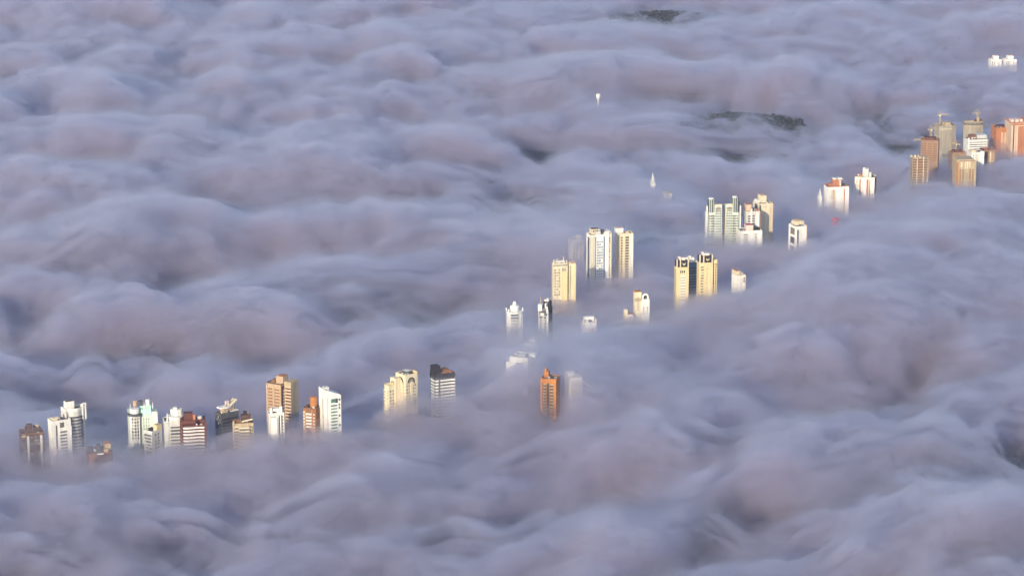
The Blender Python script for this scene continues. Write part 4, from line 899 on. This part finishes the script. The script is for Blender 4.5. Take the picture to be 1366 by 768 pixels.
fog_shell('fog', 'thick grey violet fog filling the valley between the towers', h-9-7*Dm, volume_mat('thick fog', FC, (0,0,0), .10, G), h-9-7*Dm-THICK)
fog_shell('fog', 'loose middle layer of the fog', h+3+VEIL*.42+9*wisp2, billowing(volume_mat('loose fog', FC, (0,0,0), .016, G), 0.0, .085), h-13+14*Dm)
fog_shell('fog', 'soft upper layer of the fog', h+6+VEIL*.75+8*wisp, volume_mat('soft fog', FC, (0,0,0), .007, G), h-13+13*Dm)
fog_shell('fog', 'thin veil of mist over the fog', h+13+VEIL*1.3+13*wisp, volume_mat('thin mist', FC, (0,0,0), .0034, G))

# ------------------------------------------------------------------ ground with wooded rises in the gaps
def hill(x, y):
    z = np.full_like(x, GZ)
    for px, py, r, hh in HILLS:
        gx, gy, mp = ground(px, py, -20); z = z + hh*np.exp(-(x-gx)**2/(2*r*r) - (y-gy)**2/(2*(r*.6)**2))
    return z
HILLS = [(888,27,72,17), (988,164,64,14), (885,322,48,8), (1365,604,34,8)]
ax = np.concatenate([[-5500,-3000], np.arange(-1500, 1501, 20), [3000,5500]])
ay = np.concatenate([[-2500,0], np.arange(1500, 6801, 20), [9000,13000]])
GXX, GYY = np.meshgrid(ax, ay); GZZ = hill(GXX, GYY) + np.where(np.abs(GXX) < 1600, 1.0*fbm(GXX/80, GYY/80, 7, 3), 0)
# keep it level under the towers
V = np.stack([GXX, GYY, np.minimum(GZZ, GZZ)], -1).reshape(-1, 3); nx, ny = len(ax), len(ay); I = np.arange(nx*ny).reshape(ny, nx)
q = np.stack([I[:-1,:-1], I[:-1,1:], I[1:,1:], I[1:,:-1]], -1).reshape(-1, 4)
me = bpy.data.meshes.new('ground'); me.from_pydata(V.tolist(), [], q.tolist()); me.update()
gm = bpy.data.materials.new('wooded ground'); gm.use_nodes = True; t_ = gm.node_tree; b_ = t_.nodes['Principled BSDF']; b_.inputs['Roughness'].default_value = .95
tc = t_.nodes.new('ShaderNodeTexCoord'); n1 = t_.nodes.new('ShaderNodeTexNoise'); n1.inputs['Scale'].default_value = .03; n1.inputs['Detail'].default_value = 8
rp = t_.nodes.new('ShaderNodeValToRGB'); rp.color_ramp.elements[0].color = (.022, .020, .016, 1); rp.color_ramp.elements[1].color = (.055, .042, .034, 1); rp.color_ramp.elements[0].position = .4; rp.color_ramp.elements[1].position = .7  # tones lowered so the colour holds the shadow of the fog
t_.links.new(tc.outputs['Object'], n1.inputs[0]); t_.links.new(n1.outputs[0], rp.inputs[0]); t_.links.new(rp.outputs[0], b_.inputs['Base Color']); me.materials.append(gm)
o = bpy.data.objects.new('ground', me); COL.objects.link(o); o['kind'] = 'structure'

# woods on those rises: small leaf clumps heaped into crowns, one mass
rnd = random.Random(11); VV = []; FF = []
def clump(x, y, z, r):
    k0 = len(VV); a0 = rnd.random()*6.3
    pts = [(0, 0, 1)]+[(math.cos(a0+i*1.2566)*.9, math.sin(a0+i*1.2566)*.9, .35) for i in range(5)]+[(math.cos(a0+.6+i*1.2566)*.8, math.sin(a0+.6+i*1.2566)*.8, -.4) for i in range(5)]+[(0,0,-1)]
    for p in pts:
        j = .75+.5*rnd.random(); VV.append((x+p[0]*r*j, y+p[1]*r*j, z+p[2]*r*.8*j))
    for i in range(5):
        j = (i+1) % 5
        FF.extend([(k0, k0+1+i, k0+1+j), (k0+1+i, k0+6+i, k0+1+j), (k0+1+j, k0+6+i, k0+6+j), (k0+6+i, k0+11, k0+6+j)])
for px, py, r, hh in HILLS:
    gx, gy, mp = ground(px, py, -20)
    for k in range(520):
        x, y = gx+max(-1.3, min(1.3, rnd.gauss(0, .9)))*r, gy+max(-1, min(1, rnd.gauss(0, .6)))*r; z0 = float(hill(np.array([x]), np.array([y]))[0]); R0 = 2.6+rnd.random()*2.4
        for c in range(6): clump(x+rnd.gauss(0, R0*.5), y+rnd.gauss(0, R0*.5), z0+3.5+R0*.6+rnd.random()*R0, R0*(.4+.35*rnd.random()))
me = bpy.data.meshes.new('forest'); me.from_pydata(VV, [], FF); me.update()
me.materials.append(paint('leaves', (.034, .034, .022), .3, .9, False))
o = bpy.data.objects.new('forest', me); COL.objects.link(o); o['kind'] = 'stuff'; o['label'] = 'dark woods showing through gaps in the fog'; o['category'] = 'forest'

# ------------------------------------------------------------------ the morning air
hz = bpy.data.objects.new('haze', box(-5600, 5600, -2600, 13100, GZ-8, CAM_H+30, volume_mat('haze', (.60, .68, 1.0), (0,0,0), 3e-5, .3), 'haze')); COL.objects.link(hz)
hz['kind'] = 'stuff'; hz['label'] = 'bluish morning haze over the whole valley'; hz['category'] = 'haze'
